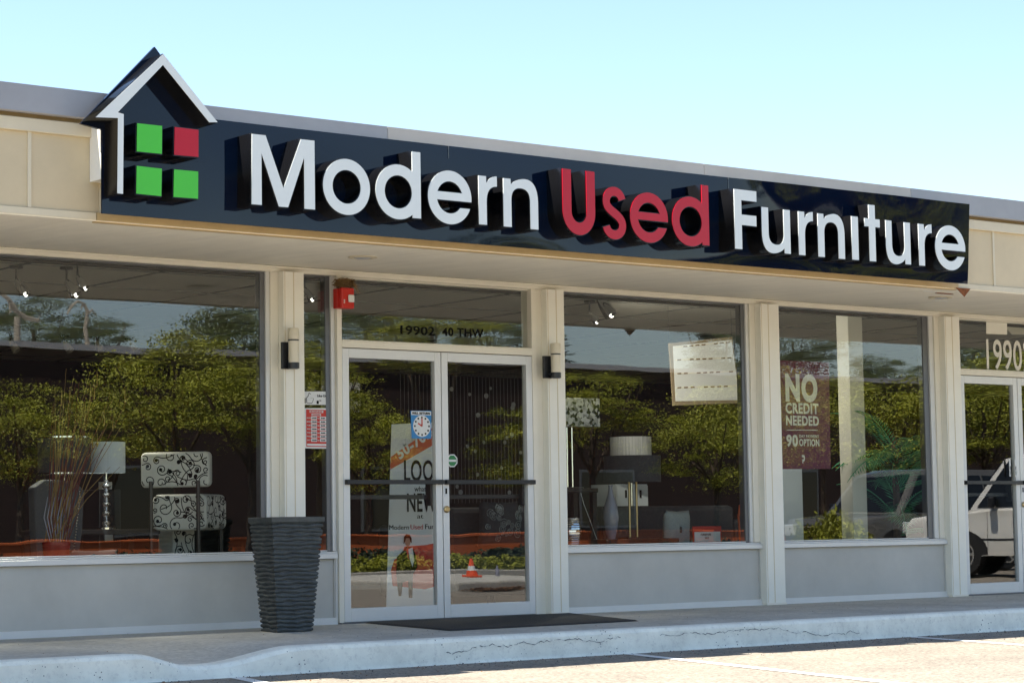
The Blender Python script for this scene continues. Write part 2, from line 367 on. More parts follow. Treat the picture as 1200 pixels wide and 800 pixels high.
# (thin dark lines sit on the sloping slab)
mb = MB()
for x in (5.6, 12.62, 15.6, 18.6):
    for j in range(12):
        y0 = -0.05 + (KY + 0.2) * j / 12; y1 = -0.05 + (KY + 0.2) * (j + 1) / 12
        z0 = -0.022 * (-y0 / 2.12) + 0.0025; z1 = -0.022 * (-y1 / 2.12) + 0.0025
        mb.quad([(x - 0.005, y0, z0), (x + 0.005, y0, z0), (x + 0.005, y1, z1), (x - 0.005, y1, z1)])
mb.build('sidewalk_joints', 'crack', kind='structure')
mb = MB(); r = random.Random(17)
for k in range(1500):
    x = r.uniform(4, 20); y = KY - 0.035 - abs(r.gauss(0, 0.07)) - (r.random() ** 3) * 0.9; q = r.uniform(0.002, 0.007) * (1.6 if r.random() < 0.06 else 1)
    a_ = r.uniform(0, 6.28); c_ = Vector((x, y, LOT + 0.001))
    p_ = [c_ + Vector((q * math.cos(a_ + t), q * math.sin(a_ + t), 0)) for t in (0, 2.1, 4.2)]; mb.quad(p_, k % 3 == 0 and 1 or 0); t_ = c_ + Vector((0, 0, q))
    for i in range(3): mb.quad([p_[i], p_[(i + 1) % 3], t_], k % 3 == 0 and 1 or 0)
for k in range(260):
    x = r.uniform(4, 20); y = r.uniform(KY + 0.2, -0.03); q = r.uniform(0.002, 0.005); z = -0.022 * (-y / 2.12) - 0.088 * dip(x) + 0.002
    p_ = [Vector((x + q * math.cos(t), y + q * math.sin(t), z)) for t in (0, 2.1, 4.2)]
    for i in range(3): mb.quad([p_[i], p_[(i + 1) % 3], Vector((x, y, z + q))], k % 2)
tag(mb.build('grit', ['crack', 'leaflitter'], kind='stuff'), 'loose grit and crumbled leaves along the foot of the kerb', 'grit', kind='stuff')
# painted stall lines (nearly square to the kerb, leaning as in the photograph)
mb = MB()
for (x0, y0, x1, y1) in ((10.96, -2.36, 9.42, -7.4), (13.97, -2.36, 12.43, -7.4), (7.66, -2.36, 6.2, -7.4), (16.98, -2.36, 15.4, -7.4), (4.6, -2.36, 3.1, -7.4), (20, -2.36, 18.5, -7.4)):
    w = 0.05
    mb.quad([(x0 - w, y0, LOT + 0.004), (x1 - w, y1, LOT + 0.004), (x1 + w, y1, LOT + 0.004), (x0 + w, y0, LOT + 0.004)])
for xx in (22, 24.8, 36, 38.8):
    mb.quad([(xx, -14, LOT + 0.004), (xx + .1, -14, LOT + 0.004), (xx + .1, -9, LOT + 0.004), (xx, -9, LOT + 0.004)])
mb.quad([(18, -16.6, LOT + 0.004), (46, -15.4, LOT + 0.004), (46, -15.3, LOT + 0.004), (18, -16.5, LOT + 0.004)])
mb.build('parking_stripes', 'stripe', kind='structure')

# ------------------------------------------------------------------ the shop building
XL, XR = -4.0, 24.0
FY = -2.10                                        # fascia plane
B = empty('shop_building', (10, 0, 0), 'low storefront building with cream fascia panels, grey roof edge and wide shop windows', 'building')
def bp(mb, name, m, **k): return mb.build(name, m, B, **k)
# soffit: slightly sloping ceiling of the canopy
mb = MB(); mb.loft([[(XL, -0.02, 2.775), (XL, FY - 0.0, 2.69), (XL, FY, 2.705), (XL, -0.02, 2.80)], [(XR, -0.02, 2.775), (XR, FY, 2.69), (XR, FY, 2.705), (XR, -0.02, 2.80)]]); bp(mb, 'soffit', 'soffit')
# fascia
mb = MB(); mb.box(XL, XR, FY + 0.005, FY + 0.1, 2.744, 3.215); bp(mb, 'fascia_panel', 'cream')
bat = (6.84, 6.34, 5.12, 3.9, 2.7, 15.44, 16.68, 17.9, 19.1)
for x in bat: bp(MB().box(x - 0.012, x + 0.012, FY - 0.006, FY + 0.006, 2.744, 3.215), 'panel_batten', 'trim')
mb = MB(); mb.box(XL, XR, FY - 0.022, FY + 0.1, 3.215, 3.30); bp(mb, 'fascia_trim', 'trim', bevel=0.006)
mb = MB(); mb.box(XL, XR, FY + 0.03, FY + 0.1, 3.30, 3.40); bp(mb, 'coping_gap', 'flash')
mb = MB()
e = [XL, -1, 2.0, 4.95, 9.02, 12.0, 14.35, 17.3, 20.3, XR]
for i_, (a, b) in enumerate(zip(e, e[1:])):
    mb = MB(); mb.loft([[(x, FY - 0.05, 3.322), (x, FY - 0.06, 3.33), (x, FY - 0.05, 3.502), (x, FY + 0.30, 3.53), (x, FY + 0.30, 3.48), (x, FY + 0.01, 3.45), (x, FY + 0.01, 3.33)] for x in (a + 0.002, b - 0.002)]); bp(mb, 'roof_coping', 'coping2' if 7.3 < b < 14.5 and i_ > 3 else 'coping')

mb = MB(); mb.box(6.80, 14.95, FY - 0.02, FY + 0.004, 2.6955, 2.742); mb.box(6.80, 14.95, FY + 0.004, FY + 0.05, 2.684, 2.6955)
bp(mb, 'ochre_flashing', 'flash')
mb = MB(); mb.box(XL, 6.797, FY - 0.008, FY + 0.1, 2.6965, 2.741); bp(mb, 'drip_flashing', 'trim'); mb = MB(); mb.box(14.953, XR, FY - 0.008, FY + 0.1, 2.6965, 2.741); bp(mb, 'drip_flashing', 'trim')
mb = MB(); mb.box(XL, XR, FY + 0.1, 12, 3.36, 3.42); bp(mb, 'roof', 'roofgrey')
# header over the glass
mb = MB(); mb.box(XL, XR, -0.012, 0.12, 2.728, 2.774); mb.box(XL, XR, -0.035, -0.012, 2.756, 2.772); bp(mb, 'header_beam', 'jamb', bevel=0.003)
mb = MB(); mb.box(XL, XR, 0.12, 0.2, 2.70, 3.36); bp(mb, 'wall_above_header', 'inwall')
# posts between the bays
def post(x0, x1, groove):
    mb = MB(); mb.box(x0, x1, -0.075, 0.12, 0, 2.728)
    g = x0 + (x1 - x0) * groove
    mb.box(g - 0.004, g + 0.004, -0.0785, -0.074, 0.02, 2.726, 1)
    mb.box(x0 + 0.012, x0 + 0.016, -0.0785, -0.074, 0.02, 2.726, 1)
    o = bp(mb, 'post', ['post', 'trim'], bevel=0.004)
    mb = MB(); mb.box(x0 - 0.006, x1 + 0.006, -0.082, 0.12, 0.0, 0.018); mb.build('post_foot', 'jamb', o)
for a, b, g in ((9.480, 9.668, 0.5), (12.095, 12.285, 0.55), (14.600, 14.835, 0.42), (17.100, 17.320, 0.5), (2.9, 3.1, .5), (-2.2, -2.0, .5), (19.13, 19.33, .5), (23.3, 23.5, .5)):
    post(a, b, g)
def window(x0, x1, z0=0.565, z1=2.728, jl=0.0, jr=0.07, dark_r=0.075, dark_l=0.012, mull=None):
    """shop window: cream jamb, dark aluminium frame, sill, one pane of glass"""
    mb = MB()
    if jl: mb.box(x0, x0 + jl, -0.004, 0.12, z0, z1)
    if jr: mb.box(x1 - jr, x1, -0.004, 0.12, z0, z1)
    gx0, gx1 = x0 + jl + dark_l, x1 - jr - dark_r
    mb.box(x0 + jl, gx0, 0.018, 0.10, z0, z1, 1); mb.box(gx1, gx1 + dark_r * 0.55, 0.030, 0.10, z0, z1, 1); mb.box(gx1 + dark_r * 0.55, x1 - jr, 0.012, 0.10, z0, z1, 2)
    mb.box(gx0, gx1, 0.03, 0.10, z1 - 0.012, z1, 1); mb.box(gx0, gx1, 0.03, 0.10, z0, z0 + 0.01, 2)
    fr = bp(mb, 'window', ['jamb', 'alu_dark', 'alu'], bevel=0.002)
    mb = MB(); mb.quad([(gx0, 0.04, z0 + 0.01), (gx1, 0.04, z0 + 0.01), (gx1, 0.04, z1 - 0.012), (gx0, 0.04, z1 - 0.012)]); mb.build('pane', 'glass', fr)
    return fr
def bulkhead(x0, x1, sill=True):
    mb = MB(); mb.box(x0, x1, 0.012, 0.13, 0.0, 0.505); mb.box(x0, x0 + 0.014, 0.002, 0.012, 0.056, 0.505); mb.box(x1 - 0.014, x1, 0.002, 0.012, 0.056, 0.505); o = bp(mb, 'bulkhead', 'bulk')
    mb = MB(); mb.box(x0, x1, -0.035, 0.14, 0.508, 0.548); mb.box(x0, x1, -0.012, 0.14, 0.548, 0.562); mb.build('sill', 'alu', o, bevel=0.004)
    mb = MB(); mb.box(x0, x1, -0.012, 0.01, 0.001, 0.052); mb.box(x0, x1, -0.028, -0.012, -0.004, 0.012); mb.build('base_flashing', 'alu', o, bevel=0.002)
for a, b, kw in ((3.1, 9.478, {}), (9.670, 10.010, dict(jr=0.0, dark_r=0.075)), (12.287, 14.598, {}), (14.837, 17.098, dict(dark_r=0.13)), (-2.0, 2.9, {}), (19.33, 23.3, {})):
    window(a, b, **kw)
    bulkhead(a, b if b != 10.010 else 9.990)
for (a, b) in ((12.287, 12.30),): pass
# entrances -------------------------------------------------------------
def entrance(x0, x1, first):
    """x0..x1 = outside of the frame; two leaves under a transom"""
    zb0, zb1, zt = 2.165, 2.228, 2.728
    mb = MB(); mb.box(x0, x0 + 0.045, -0.02, 0.12, 0, zt); mb.box(x1 - 0.045, x1, -0.02, 0.12, 0, zt)
    mb.box(x0 + 0.045, x1 - 0.045, -0.022, 0.12, zb0, zb1); mb.box(x0 + 0.045, x1 - 0.045, -0.030, -0.022, zb1 - 0.014, zb1 - 0.004)
    mb.box(x0 + 0.045, x1 - 0.045, 0.02, 0.1, zt - 0.012, zt)
    fr = bp(mb, 'door_frame', ['jamb'], bevel=0.003)
    mb = MB(); mb.quad([(x0 + 0.045, 0.04, zb1), (x1 - 0.045, 0.04, zb1), (x1 - 0.045, 0.04, zt - 0.012), (x0 + 0.045, 0.04, zt - 0.012)]); mb.build('transom_pane', 'glass', fr)
    a, b = x0 + 0.048, x1 - 0.048; mid = (a + b) / 2 + 0.01
    for i, (l, r) in enumerate(((a, mid - 0.004), (mid + 0.004, b))):
        sw = 0.062; lo = 0.012; hi = zb0 - 0.006
        mb = MB(); mb.box(l, l + sw, -0.018, 0.03, lo, hi); mb.box(r - sw, r, -0.018, 0.03, lo, hi)
        mb.box(l + sw, r - sw, -0.018, 0.03, lo, 0.118); mb.box(l + sw, r - sw, -0.018, 0.03, hi - 0.075, hi)
        d = bp(mb, 'door', 'alu', bevel=0.003)
        mb = MB(); mb.quad([(l + sw, 0.012, 0.118), (r - sw, 0.012, 0.118), (r - sw, 0.012, hi - 0.075), (l + sw, 0.012, hi - 0.075)]); mb.build('pane', 'glass', d)
        mb = MB(); mb.box(l + 0.012, r - 0.012, -0.062, -0.044, 1.087, 1.122)
        for xx in (l + 0.012, r - 0.045): mb.box(xx, xx + 0.033, -0.046, -0.018, 1.085, 1.124)
        mb.build('pull_bar', 'black', d, bevel=0.002)
        mb = MB(); zz = 0.985
        mb.box(l + 0.03, r - 0.05, 0.075, 0.10, zz - 0.015, zz + 0.02); mb.box(r - 0.085, r - 0.045, 0.03, 0.10, zz - 0.07, zz + 0.12); mb.box(l + 0.012, l + 0.05, 0.03, 0.10, zz - 0.03, zz + 0.035)
        mb.build('push_bar', 'black', d, bevel=0.003)
        if i == 1:
            mb = MB(); c = Vector((l + 0.030, -0.018, 0.885)); ring = lambda r_, y: [(c.x + r_ * math.cos(t), c.y + y, c.z + r_ * math.sin(t)) for t in (k * math.pi / 8 for k in range(16))]
            mb.loft([ring(0.028, 0), ring(0.028, -0.012), ring(0.018, -0.018)]); mb.build('lock', 'brass', d)
            mb = MB(); mb.box(l + 0.010, l + 0.046, -0.0215, -0.018, 1.00, 1.065, 0); mb.box(l + 0.019, l + 0.037, -0.0225, -0.0215, 1.01, 1.055, 1); mb.build('lock_plate', ['paper', 'ink'], d)
        mb = MB(); mb.box(r - 0.001, r + 0.001, -0.0182, -0.0178, lo, hi)
    mb = MB(); mb.box(x0, x1, -0.05, 0.12, -0.002, 0.010); mb.build('threshold', 'alu_dark', fr)
entrance(10.012, 12.020, True)
entrance(17.322, 19.13, False)
mb = MB(); mb.box(12.020, 12.095, -0.004, 0.12, 0, 2.728); mb.box(12.022, 12.035, -0.012, -0.004, 0.01, 2.72); bp(mb, 'side_jamb', 'jamb', bevel=0.003)
mb = MB(); mb.box(9.992, 10.010, 0.0, 0.12, 0, 0.565); bp(mb, 'jamb_foot', 'alu')

# interior shell
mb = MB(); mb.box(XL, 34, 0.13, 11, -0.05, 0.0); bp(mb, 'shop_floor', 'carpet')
mb = MB(); mb.box(XL, 34, 0.2, 11, 2.90, 2.96)
bp(mb, 'shop_ceiling', 'ceil')
mb = MB()
for k in range(9): mb.box(XL, 34, 0.55 + 1.22 * k, 0.575 + 1.22 * k, 2.895, 2.9005)
for k in range(32): mb.box(XL + 1.22 * k, XL + 0.03 + 1.22 * k, 0.2, 11, 2.894, 2.9)
bp(mb, 'ceiling_grid', 'grid')
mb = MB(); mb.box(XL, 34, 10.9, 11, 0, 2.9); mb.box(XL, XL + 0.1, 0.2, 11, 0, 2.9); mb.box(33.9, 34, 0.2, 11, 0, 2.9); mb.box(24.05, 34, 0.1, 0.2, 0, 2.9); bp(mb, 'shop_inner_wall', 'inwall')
mb = MB(); mb.box(XL - 0.15, XL, -0.02, 12, 0, 3.4); mb.box(XR, XR + 0.15, -0.02, 0.2, 0, 3.4); mb.box(XL - 0.15, 34.15, 11.0, 12.0, 0, 3.38); bp(mb, 'outer_wall', 'cream')
# white column and partition seen through the fourth window
c0 = at(997, 500, 1.0).x; c1 = at(1013.5, 500, 1.0).x
mb = MB(); mb.box(c0, c1, 1.0, 1.16, 0, 2.9); bp(mb, 'inner_column', 'plaster')
c0 = at(915, 600, 1.6); c1 = at(941, 600, 1.6)
mb = MB(); mb.box(c0.x, c1.x, 1.6, 1.72, 0, at(928, 549, 1.6).z); bp(mb, 'low_partition', 'shadewhite')

# peeling patch at the right end of the soffit
def torn(px, py, w, h, m_, seed):
    r = random.Random(seed); c = at(px, py, FY + 0.06)
    # hit the sloping soffit
    d = (c - CAM).normalized(); n = Vector((0, 0.085, 2.08)).normalized() ; p0 = Vector((0, FY, 2.69)); n = Vector((0, -0.085 / 2.08, 1)).normalized()
    t = (p0 - CAM).dot(n) / d.dot(n); c = CAM + d * t
    pts = []
    for k in range(14):
        a = 2 * math.pi * k / 14; q = r.uniform(0.55, 1.0)
        x = c.x + math.cos(a) * w * q; y = c.y + math.sin(a) * h * q; pts.append((x, y))
    mb = MB(); f = lambda x, y, o: (x, y, 2.69 + (y - FY) * 0.085 / 2.08 - o)
    mb.loft([[f(x, y, 0.0012) for x, y in pts], [f(x, y, 0.006) for x, y in pts]])
    return mb, c
mb, _ = torn(1106, 343.5, 0.13, 0.035, 'rust', 2); bp(mb, 'soffit_hole', 'rust')
mb, _ = torn(1090, 341, 0.11, 0.02, 'soffit', 5); bp(mb, 'peeled_paint', 'paper')
mb, _ = torn(1104, 352, 0.10, 0.02, 'soffit', 9); bp(mb, 'peeled_paint', 'paper')
p = at(1127, 342, FY); mb = MB()
mb.loft([[(p.x - 0.10, FY - 0.022, 2.70), (p.x + 0.09, FY - 0.022, 2.70), (p.x + 0.0, FY - 0.03, 2.625)], [(p.x - 0.10, FY - 0.018, 2.70), (p.x + 0.09, FY - 0.018, 2.70), (p.x + 0.0, FY - 0.026, 2.625)]]); bp(mb, 'bent_flashing', 'rust')

# ------------------------------------------------------------------ the sign
SY, LY = -2.27, -2.44
sg = empty('shop_sign', (7, SY, 2.7), 'long glossy black sign reading Modern Used Furniture with a house emblem', 'sign')
def warp(x, z):
    """the thin sheet is not quite flat: it bellies gently towards its right end"""
    u = max(0.0, (x - 11.6) / 3.3); v = (z - 2.71) / 0.68
    rp_ = min(1.0, max(0.0, (x - 11.7) / 1.5)); rp_ = rp_ * rp_ * (3 - 2 * rp_)
    bow = -rp_ * (0.026 * v + 0.016 * v ** 3 * (1 + 0.5 * math.sin(x * 4.1 + 0.6))) - 0.004 * u * math.sin(x * 3.3 + v * 2.0)
    bot = 0.0065 * math.exp(-v * 5.0) * (0.30 + 0.70 * min(1, max(0, (x - 9.5) / 3.0))) * (1 + 0.45 * math.sin(x * 2.2) + 0.3 * math.sin(x * 5.1))
    return bow + bot + 0.0018 * math.sin(x * 2.7 + z * 5)
mb = MB(); nx, nz = 200, 26; X0, X1, Z0, Z1 = 6.752, 14.905, 2.716, 3.390
g = []
for i in range(nx + 1):
    x = X0 + (X1 - X0) * i / nx; g.append([(x, SY + warp(x, Z0 + (Z1 - Z0) * j / nz), Z0 + (Z1 - Z0) * j / nz) for j in range(nz + 1)])
mb.loft(g, cap=False, closed=False)
mb.loft([[(X0, SY + 0.012, Z0), (X0, SY + 0.012, Z1)], [(X1, SY + 0.012, Z0), (X1, SY + 0.012, Z1)]], cap=False, closed=False)
o = part(mb, 'backing_panel', 'signblack', sg, smooth=True)
# gable of the backing panel
gp = [(6.602, 3.262), (6.760, 3.245), (6.760, 3.2)]
mb = MB(); pts = [(6.602, 3.266), (6.752, 3.243), (6.752, 3.10), (7.50, 3.10), (7.50, 3.392), (7.127, 3.814)]
mb.loft([[(x, SY - 0.0035, z) for x, z in pts], [(x, SY + 0.02, z) for x, z in pts]]); part(mb, 'gable_panel', 'signblack', sg)
# frame boxes behind the panel
mb = MB(); mb.box(6.757, 14.88, SY + 0.022, FY + 0.0, 2.935, 3.283); part(mb, 'sign_box', 'boxwhite', sg)
# panel joints (thin vertical seams)
for x in (9.45, 12.13):
    mb = MB(); mb.box(x - 0.0015, x + 0.0015, SY - 0.0045 + warp(x, 3.3), SY - 0.002 + warp(x, 3.3), 3.30, 3.388); part(mb, 'panel_seam', 'suvgrey', sg)
KS = 0.95033                                       # outlines were taken on a plane 0.655 m further back
def w2(x, z): return (x * KS, CAM.z + (z - CAM.z) * KS)
def arc(cx, cz, r, a0, a1, n=24, rz=None):
    rz = rz or r
    return [(cx + r * math.cos(R_(a0 + (a1 - a0) * i / n)), cz + rz * math.sin(R_(a0 + (a1 - a0) * i / n))) for i in range(n + 1)]
def bez(p0, p1, p2, p3, n=10):
    o = []
    for i in range(n + 1):
        t = i / n; a = (1 - t) ** 3; b = 3 * t * (1 - t) ** 2; c = 3 * t * t * (1 - t); d = t ** 3
        o.append((a * p0[0] + b * p1[0] + c * p2[0] + d * p3[0], a * p0[1] + b * p1[1] + c * p2[1] + d * p3[1]))
    return o
BASE, XH, CAPH = 2.933, 3.305, 3.428
SW = 0.088
def g_o(x): r = 0.204; c = x + r; return [arc(c, 3.120, r, 0, 360, 48)[:-1], arc(c, 3.120, 0.113, 360, 0, 36)[:-1]]
def g_d(x):
    r = 0.203; cx = x + r; cz = 3.120; xs0, xs1 = cx + 0.116, cx + 0.203
    a = math.degrees(math.acos((xs0 - cx) / r)); 
    return [[(xs0, BASE + 0.003), (xs1, BASE + 0.003), (xs1, CAPH), (xs0, CAPH)] + arc(cx, cz, r, a, 360 - a, 44), arc(cx, cz, 0.113, 360, 0, 36)[:-1]]
def g_e(x):
    r = 0.202; cx = x + r; cz = 3.116; ri = 0.111
    zb = 3.088; zt = 3.160; zc = 3.050
    a_b = math.degrees(math.asin((zb - cz) / r)); a_c = math.degrees(math.asin((zc - cz) / r))
    b_b = math.degrees(math.asin((zb - cz) / ri)); b_c = math.degrees(math.asin((zc - cz) / ri))
    out = arc(cx, cz, r, a_b, 360 + a_c, 52) + arc(cx, cz, ri, b_c, -180 - b_b, 24)
    t = math.degrees(math.asin((zt - cz) / ri))
    return [out, arc(cx, cz, ri, 180 - t, t, 20)]
def g_r(x, w=0.183):
    s = 0.086
    return [[(x, BASE), (x, XH), (x + s - 0.004, XH), (x + s - 0.002, XH - 0.04)] + bez((x + s - 0.002, XH - 0.04), (x + s + 0.02, XH - 0.01), (x + w - 0.04, XH + 0.007), (x + w, XH + 0.006), 8)
            + bez((x + w, XH - 0.082), (x + w - 0.05, XH - 0.082), (x + s, XH - 0.10), (x + s, XH - 0.20), 10) + [(x + s, BASE)]]
def g_n(x, w=0.340, s=0.087):
    R = w - 0.0; c = x + s + (w - 2 * s) / 2 + 0.0; ro = (w - 0.02) / 2 + 0.0
    zt = XH + 0.008
    return [[(x, BASE), (x, XH), (x + s - 0.006, XH), (x + s - 0.004, XH - 0.035)] + bez((x + s - 0.004, XH - 0.035), (x + s + 0.02, XH - 0.01), (x + w * 0.5, zt), (x + w * 0.62, zt), 8)
            + bez((x + w * 0.62, zt), (x + w * 0.88, zt), (x + w, XH - 0.06), (x + w, XH - 0.17), 14)[1:] + [(x + w, BASE - 0.002), (x + w - s, BASE - 0.002)]
            + bez((x + w - s, XH - 0.165), (x + w - s, XH - 0.10), (x + w - s - 0.03, XH - 0.076), (x + w / 2 + 0.0, XH - 0.076), 10)
            + bez((x + w / 2, XH - 0.076), (x + s + 0.03, XH - 0.076), (x + s, XH - 0.10), (x + s, XH - 0.165), 10)[1:] + [(x + s, BASE)]]
def g_u(x, w=0.335, s=0.087):
    n = g_n(0, w, s)[0]; return [[(x + w - p, BASE + XH - q) for p, q in n]]
def g_U(x, w=0.332, s=0.098):
    r = w / 2; c = x + r; zc = 2.921 + r + 0.02
    return [[(x, CAPH), (x, zc)] + arc(c, zc, r, 180, 360, 30, rz=r + 0.02)[1:] + [(x + w, CAPH + 0.003), (x + w - s, CAPH + 0.003), (x + w - s, zc)] + arc(c, zc, r - s, 360, 180, 24, rz=r - s + 0.012)[1:] + [(x + s, CAPH)]]
def g_s(x):
    # stroke of constant width round a spine of two arcs
    sp = arc(x + 0.120, 3.215, 0.078, 8, 90, 7) + arc(x + 0.112, 3.213, 0.078, 95, 205, 12) + bez((x + 0.040, 3.180), (x + 0.06, 3.135), (x + 0.16, 3.12), (x + 0.190, 3.065), 8) 
    sp += arc(x + 0.118, 3.034, 0.080, 15, -90, 10) + arc(x + 0.110, 3.034, 0.080, -95, -172, 8)
    # drop near-duplicate points
    q = [sp[0]]
    for p_ in sp[1:]:
        if math.hypot(p_[0] - q[-1][0], p_[1] - q[-1][1]) > 0.006: q.append(p_)
    for _ in range(2): q = [q[0]] + [((q[i - 1][0] + 2 * q[i][0] + q[i + 1][0]) / 4, (q[i - 1][1] + 2 * q[i][1] + q[i + 1][1]) / 4) for i in range(1, len(q) - 1)] + [q[-1]]
    L_, R2 = [], []
    for i, p_ in enumerate(q):
        a, b = q[max(i - 1, 0)], q[min(i + 1, len(q) - 1)]
        dx, dz = b[0] - a[0], b[1] - a[1]; l = math.hypot(dx, dz); nx_, nz_ = -dz / l, dx / l
        L_.append((p_[0] + nx_ * 0.041, p_[1] + nz_ * 0.041)); R2.append((p_[0] - nx_ * 0.041, p_[1] - nz_ * 0.041))
    return [L_ + R2[::-1]]
def g_F(x): s = 0.092; return [[(x, BASE), (x, CAPH), (x + 0.262, CAPH), (x + 0.262, CAPH - 0.098), (x + s, CAPH - 0.098), (x + s, 3.226), (x + 0.256, 3.226), (x + 0.256, 3.130), (x + s, 3.130), (x + s, BASE)]]
def g_i(x): return [[(x, BASE), (x, XH + 0.006), (x + 0.092, XH + 0.006), (x + 0.092, BASE)]]
def g_t(x): return [[(x + 0.053, BASE), (x + 0.053, 3.226), (x, 3.226), (x, 3.306), (x + 0.053, 3.306), (x + 0.053, 3.424), (x + 0.143, 3.424), (x + 0.143, 3.306), (x + 0.200, 3.306), (x + 0.200, 3.226), (x + 0.143, 3.226), (x + 0.143, BASE)]]
def g_M(x): return [[(8.137, 2.933), (8.143, 3.428), (8.262, 3.428), (8.399, 3.085), (8.540, 3.428), (8.662, 3.428), (8.662, 2.933), (8.563, 2.933), (8.563, 3.262), (8.440, 2.933), (8.357, 2.933), (8.230, 3.262), (8.230, 2.933)]]
word = [('M', g_M(0), 'white'), ('o', g_o(8.718), 'white'), ('d', g_d(9.162), 'white'), ('e', g_e(9.620), 'white'), ('r', g_r(10.078), 'white'), ('n', g_n(10.308), 'white'),
        ('U', g_U(10.874), 'red'), ('s', g_s(11.278), 'red'), ('e', g_e(11.546), 'red'), ('d', g_d(11.982), 'red'),
        ('F', g_F(12.656), 'white'), ('u', g_u(12.960), 'white'), ('r', g_r(13.378), 'white'), ('n', g_n(13.604, 0.328), 'white'), ('i', g_i(14.006), 'white'), ('t', g_t(14.165), 'white'),
        ('u', g_u(14.424, 0.318), 'white'), ('r', g_r(14.834), 'white'), ('e', g_e(15.045), 'white')]
def raised(name, loops, face, lab=None, rim=0.006):
    """black return standing off the panel + coloured face as its sub-part"""
    me = shape_mesh(loops, (SY - LY) - 0.004)
    b = put_mesh(name, me, 'ret', sg, (0, (SY + LY) / 2 + 0.004, 0))
    mf = shape_mesh(loops, 0.004, -rim)
    if sum(p.area for p in mf.polygons) > sum(p.area for p in shape_mesh(loops, 0.004, rim).polygons): mf = shape_mesh(loops, 0.004, rim)
    put_mesh('letter_face' if name == 'letter' else 'emblem_face', mf, face, b, (0, LY + 0.001, 0))
    if lab: b['label'] = lab
    return b
for ch, lps, f in word:
    out = []
    for lp in lps:
        q = []
        for x, z in lp:
            dz = -0.020 * min(1, max(0, (x - 10.5) / 3.0)); q.append(w2(x, z + dz))
        out.append(q)
    raised('letter', out, f, '%s raised letter %s with black sides' % ('red' if f == 'red' else 'white', ch))
# house emblem
hp = pxs([(191.4, 62.8), (256, 144), (245, 144), (190.9, 77.1), (139, 131.6), (145.5, 133.5), (144.6, 227.9), (137, 227), (137.8, 139), (110.8, 138)], LY)
raised('house_outline', [hp], 'white', 'white raised house outline with pitched roof and black sides', 0.003)
for q, f, l in (([(159.8, 143.4), (190.9, 146.7), (190.6, 181.7), (159.2, 178.4)], 'green', 'green'), ([(203.8, 147.8), (233.5, 151.4), (233.5, 185.3), (203.2, 182.5)], 'red', 'red'),
             ([(159.2, 193.2), (190.6, 196.8), (190, 231.2), (158.7, 227.9)], 'green', 'green'), ([(203, 197.4), (233.2, 200.1), (233, 234.2), (202.4, 231.8)], 'green', 'green')):
    raised('emblem_block', [pxs(q, LY)], f, l + ' square block with black sides')

# ------------------------------------------------------------------ canopy downlights
def downlight(px, py, lab):
    d = at(px, py, -1) - CAM; n = Vector((0, -0.085 / 2.08, 1)).normalized(); t = (Vector((0, FY, 2.69)) - CAM).dot(n) / d.dot(n); c = CAM + d * t
    e_ = empty('recessed_light', c, lab, 'light', 'recessed lights in the canopy ceiling')
    MB().lathe(c + Vector((0, 0, -0.012)), [(0.105, 0.012), (0.11, 0.004), (0.075, 0.0), (0.072, 0.008)], 28).build('trim_ring', 'trim', e_, smooth=True)
    MB().lathe(c + Vector((0, 0, -0.010)), [(0.068, 0.003), (0.05, -0.004), (0.01, -0.008)], 24).build('lens', 'roofgrey', e_, smooth=True)
downlight(425, 301, 'recessed round light in the soffit above the main doors')
downlight(1102, 348, 'recessed round light in the soffit near the peeling patch')

# ------------------------------------------------------------------ wall lamps on the posts
def wall_lamp(px_, pl_, zt, zb, lab):
    q = at(px_, 410, -0.155); h = zt - zb; cx = q.x; xl = at(pl_, 410, -0.10).x
    e_ = empty('wall_lamp', (cx, -0.08, zb), lab, 'wall lamp', 'wall lamps on the posts beside the main doors')
    MB().box(xl, xl + 0.085, -0.110, -0.079, zb - 0.005, zt - 0.105).build('back_plate', 'black', e_, bevel=0.003)
    MB().box(xl + 0.03, cx, -0.150, -0.1105, zb + 0.02, zb + 0.04).build('bracket', 'black', e_)
    c = (cx, -0.155, zb)
    MB().lathe(c, [(0.030, -0.008), (0.044, -0.004), (0.044, 0.040), (0.040, 0.042)], 28).build('lower_band', 'black', e_, smooth=True)
    MB().lathe(c, [(0.041, 0.042), (0.041, h - 0.098)], 28).build('glass_tube', 'lampglass', e_, smooth=True)
    MB().lathe(c, [(0.0425, h - 0.098), (0.0425, h - 0.088)], 28).build('upper_band', 'black', e_, smooth=True)
    MB().lathe(c, [(0.040, h - 0.088), (0.044, h - 0.084), (0.044, h - 0.006), (0.040, h), (0.01, h)], 28).build('cap', 'lampglass', e_, smooth=True)
wall_lamp(344, 330.5, at(343, 384.5, -0.15).z, at(343, 431, -0.15).z, 'cream and black wall lamp on the post left of the doors')
wall_lamp(651, 637, at(647, 402, -0.15).z, at(647, 442, -0.15).z, 'cream and black wall lamp on the post right of the doors')

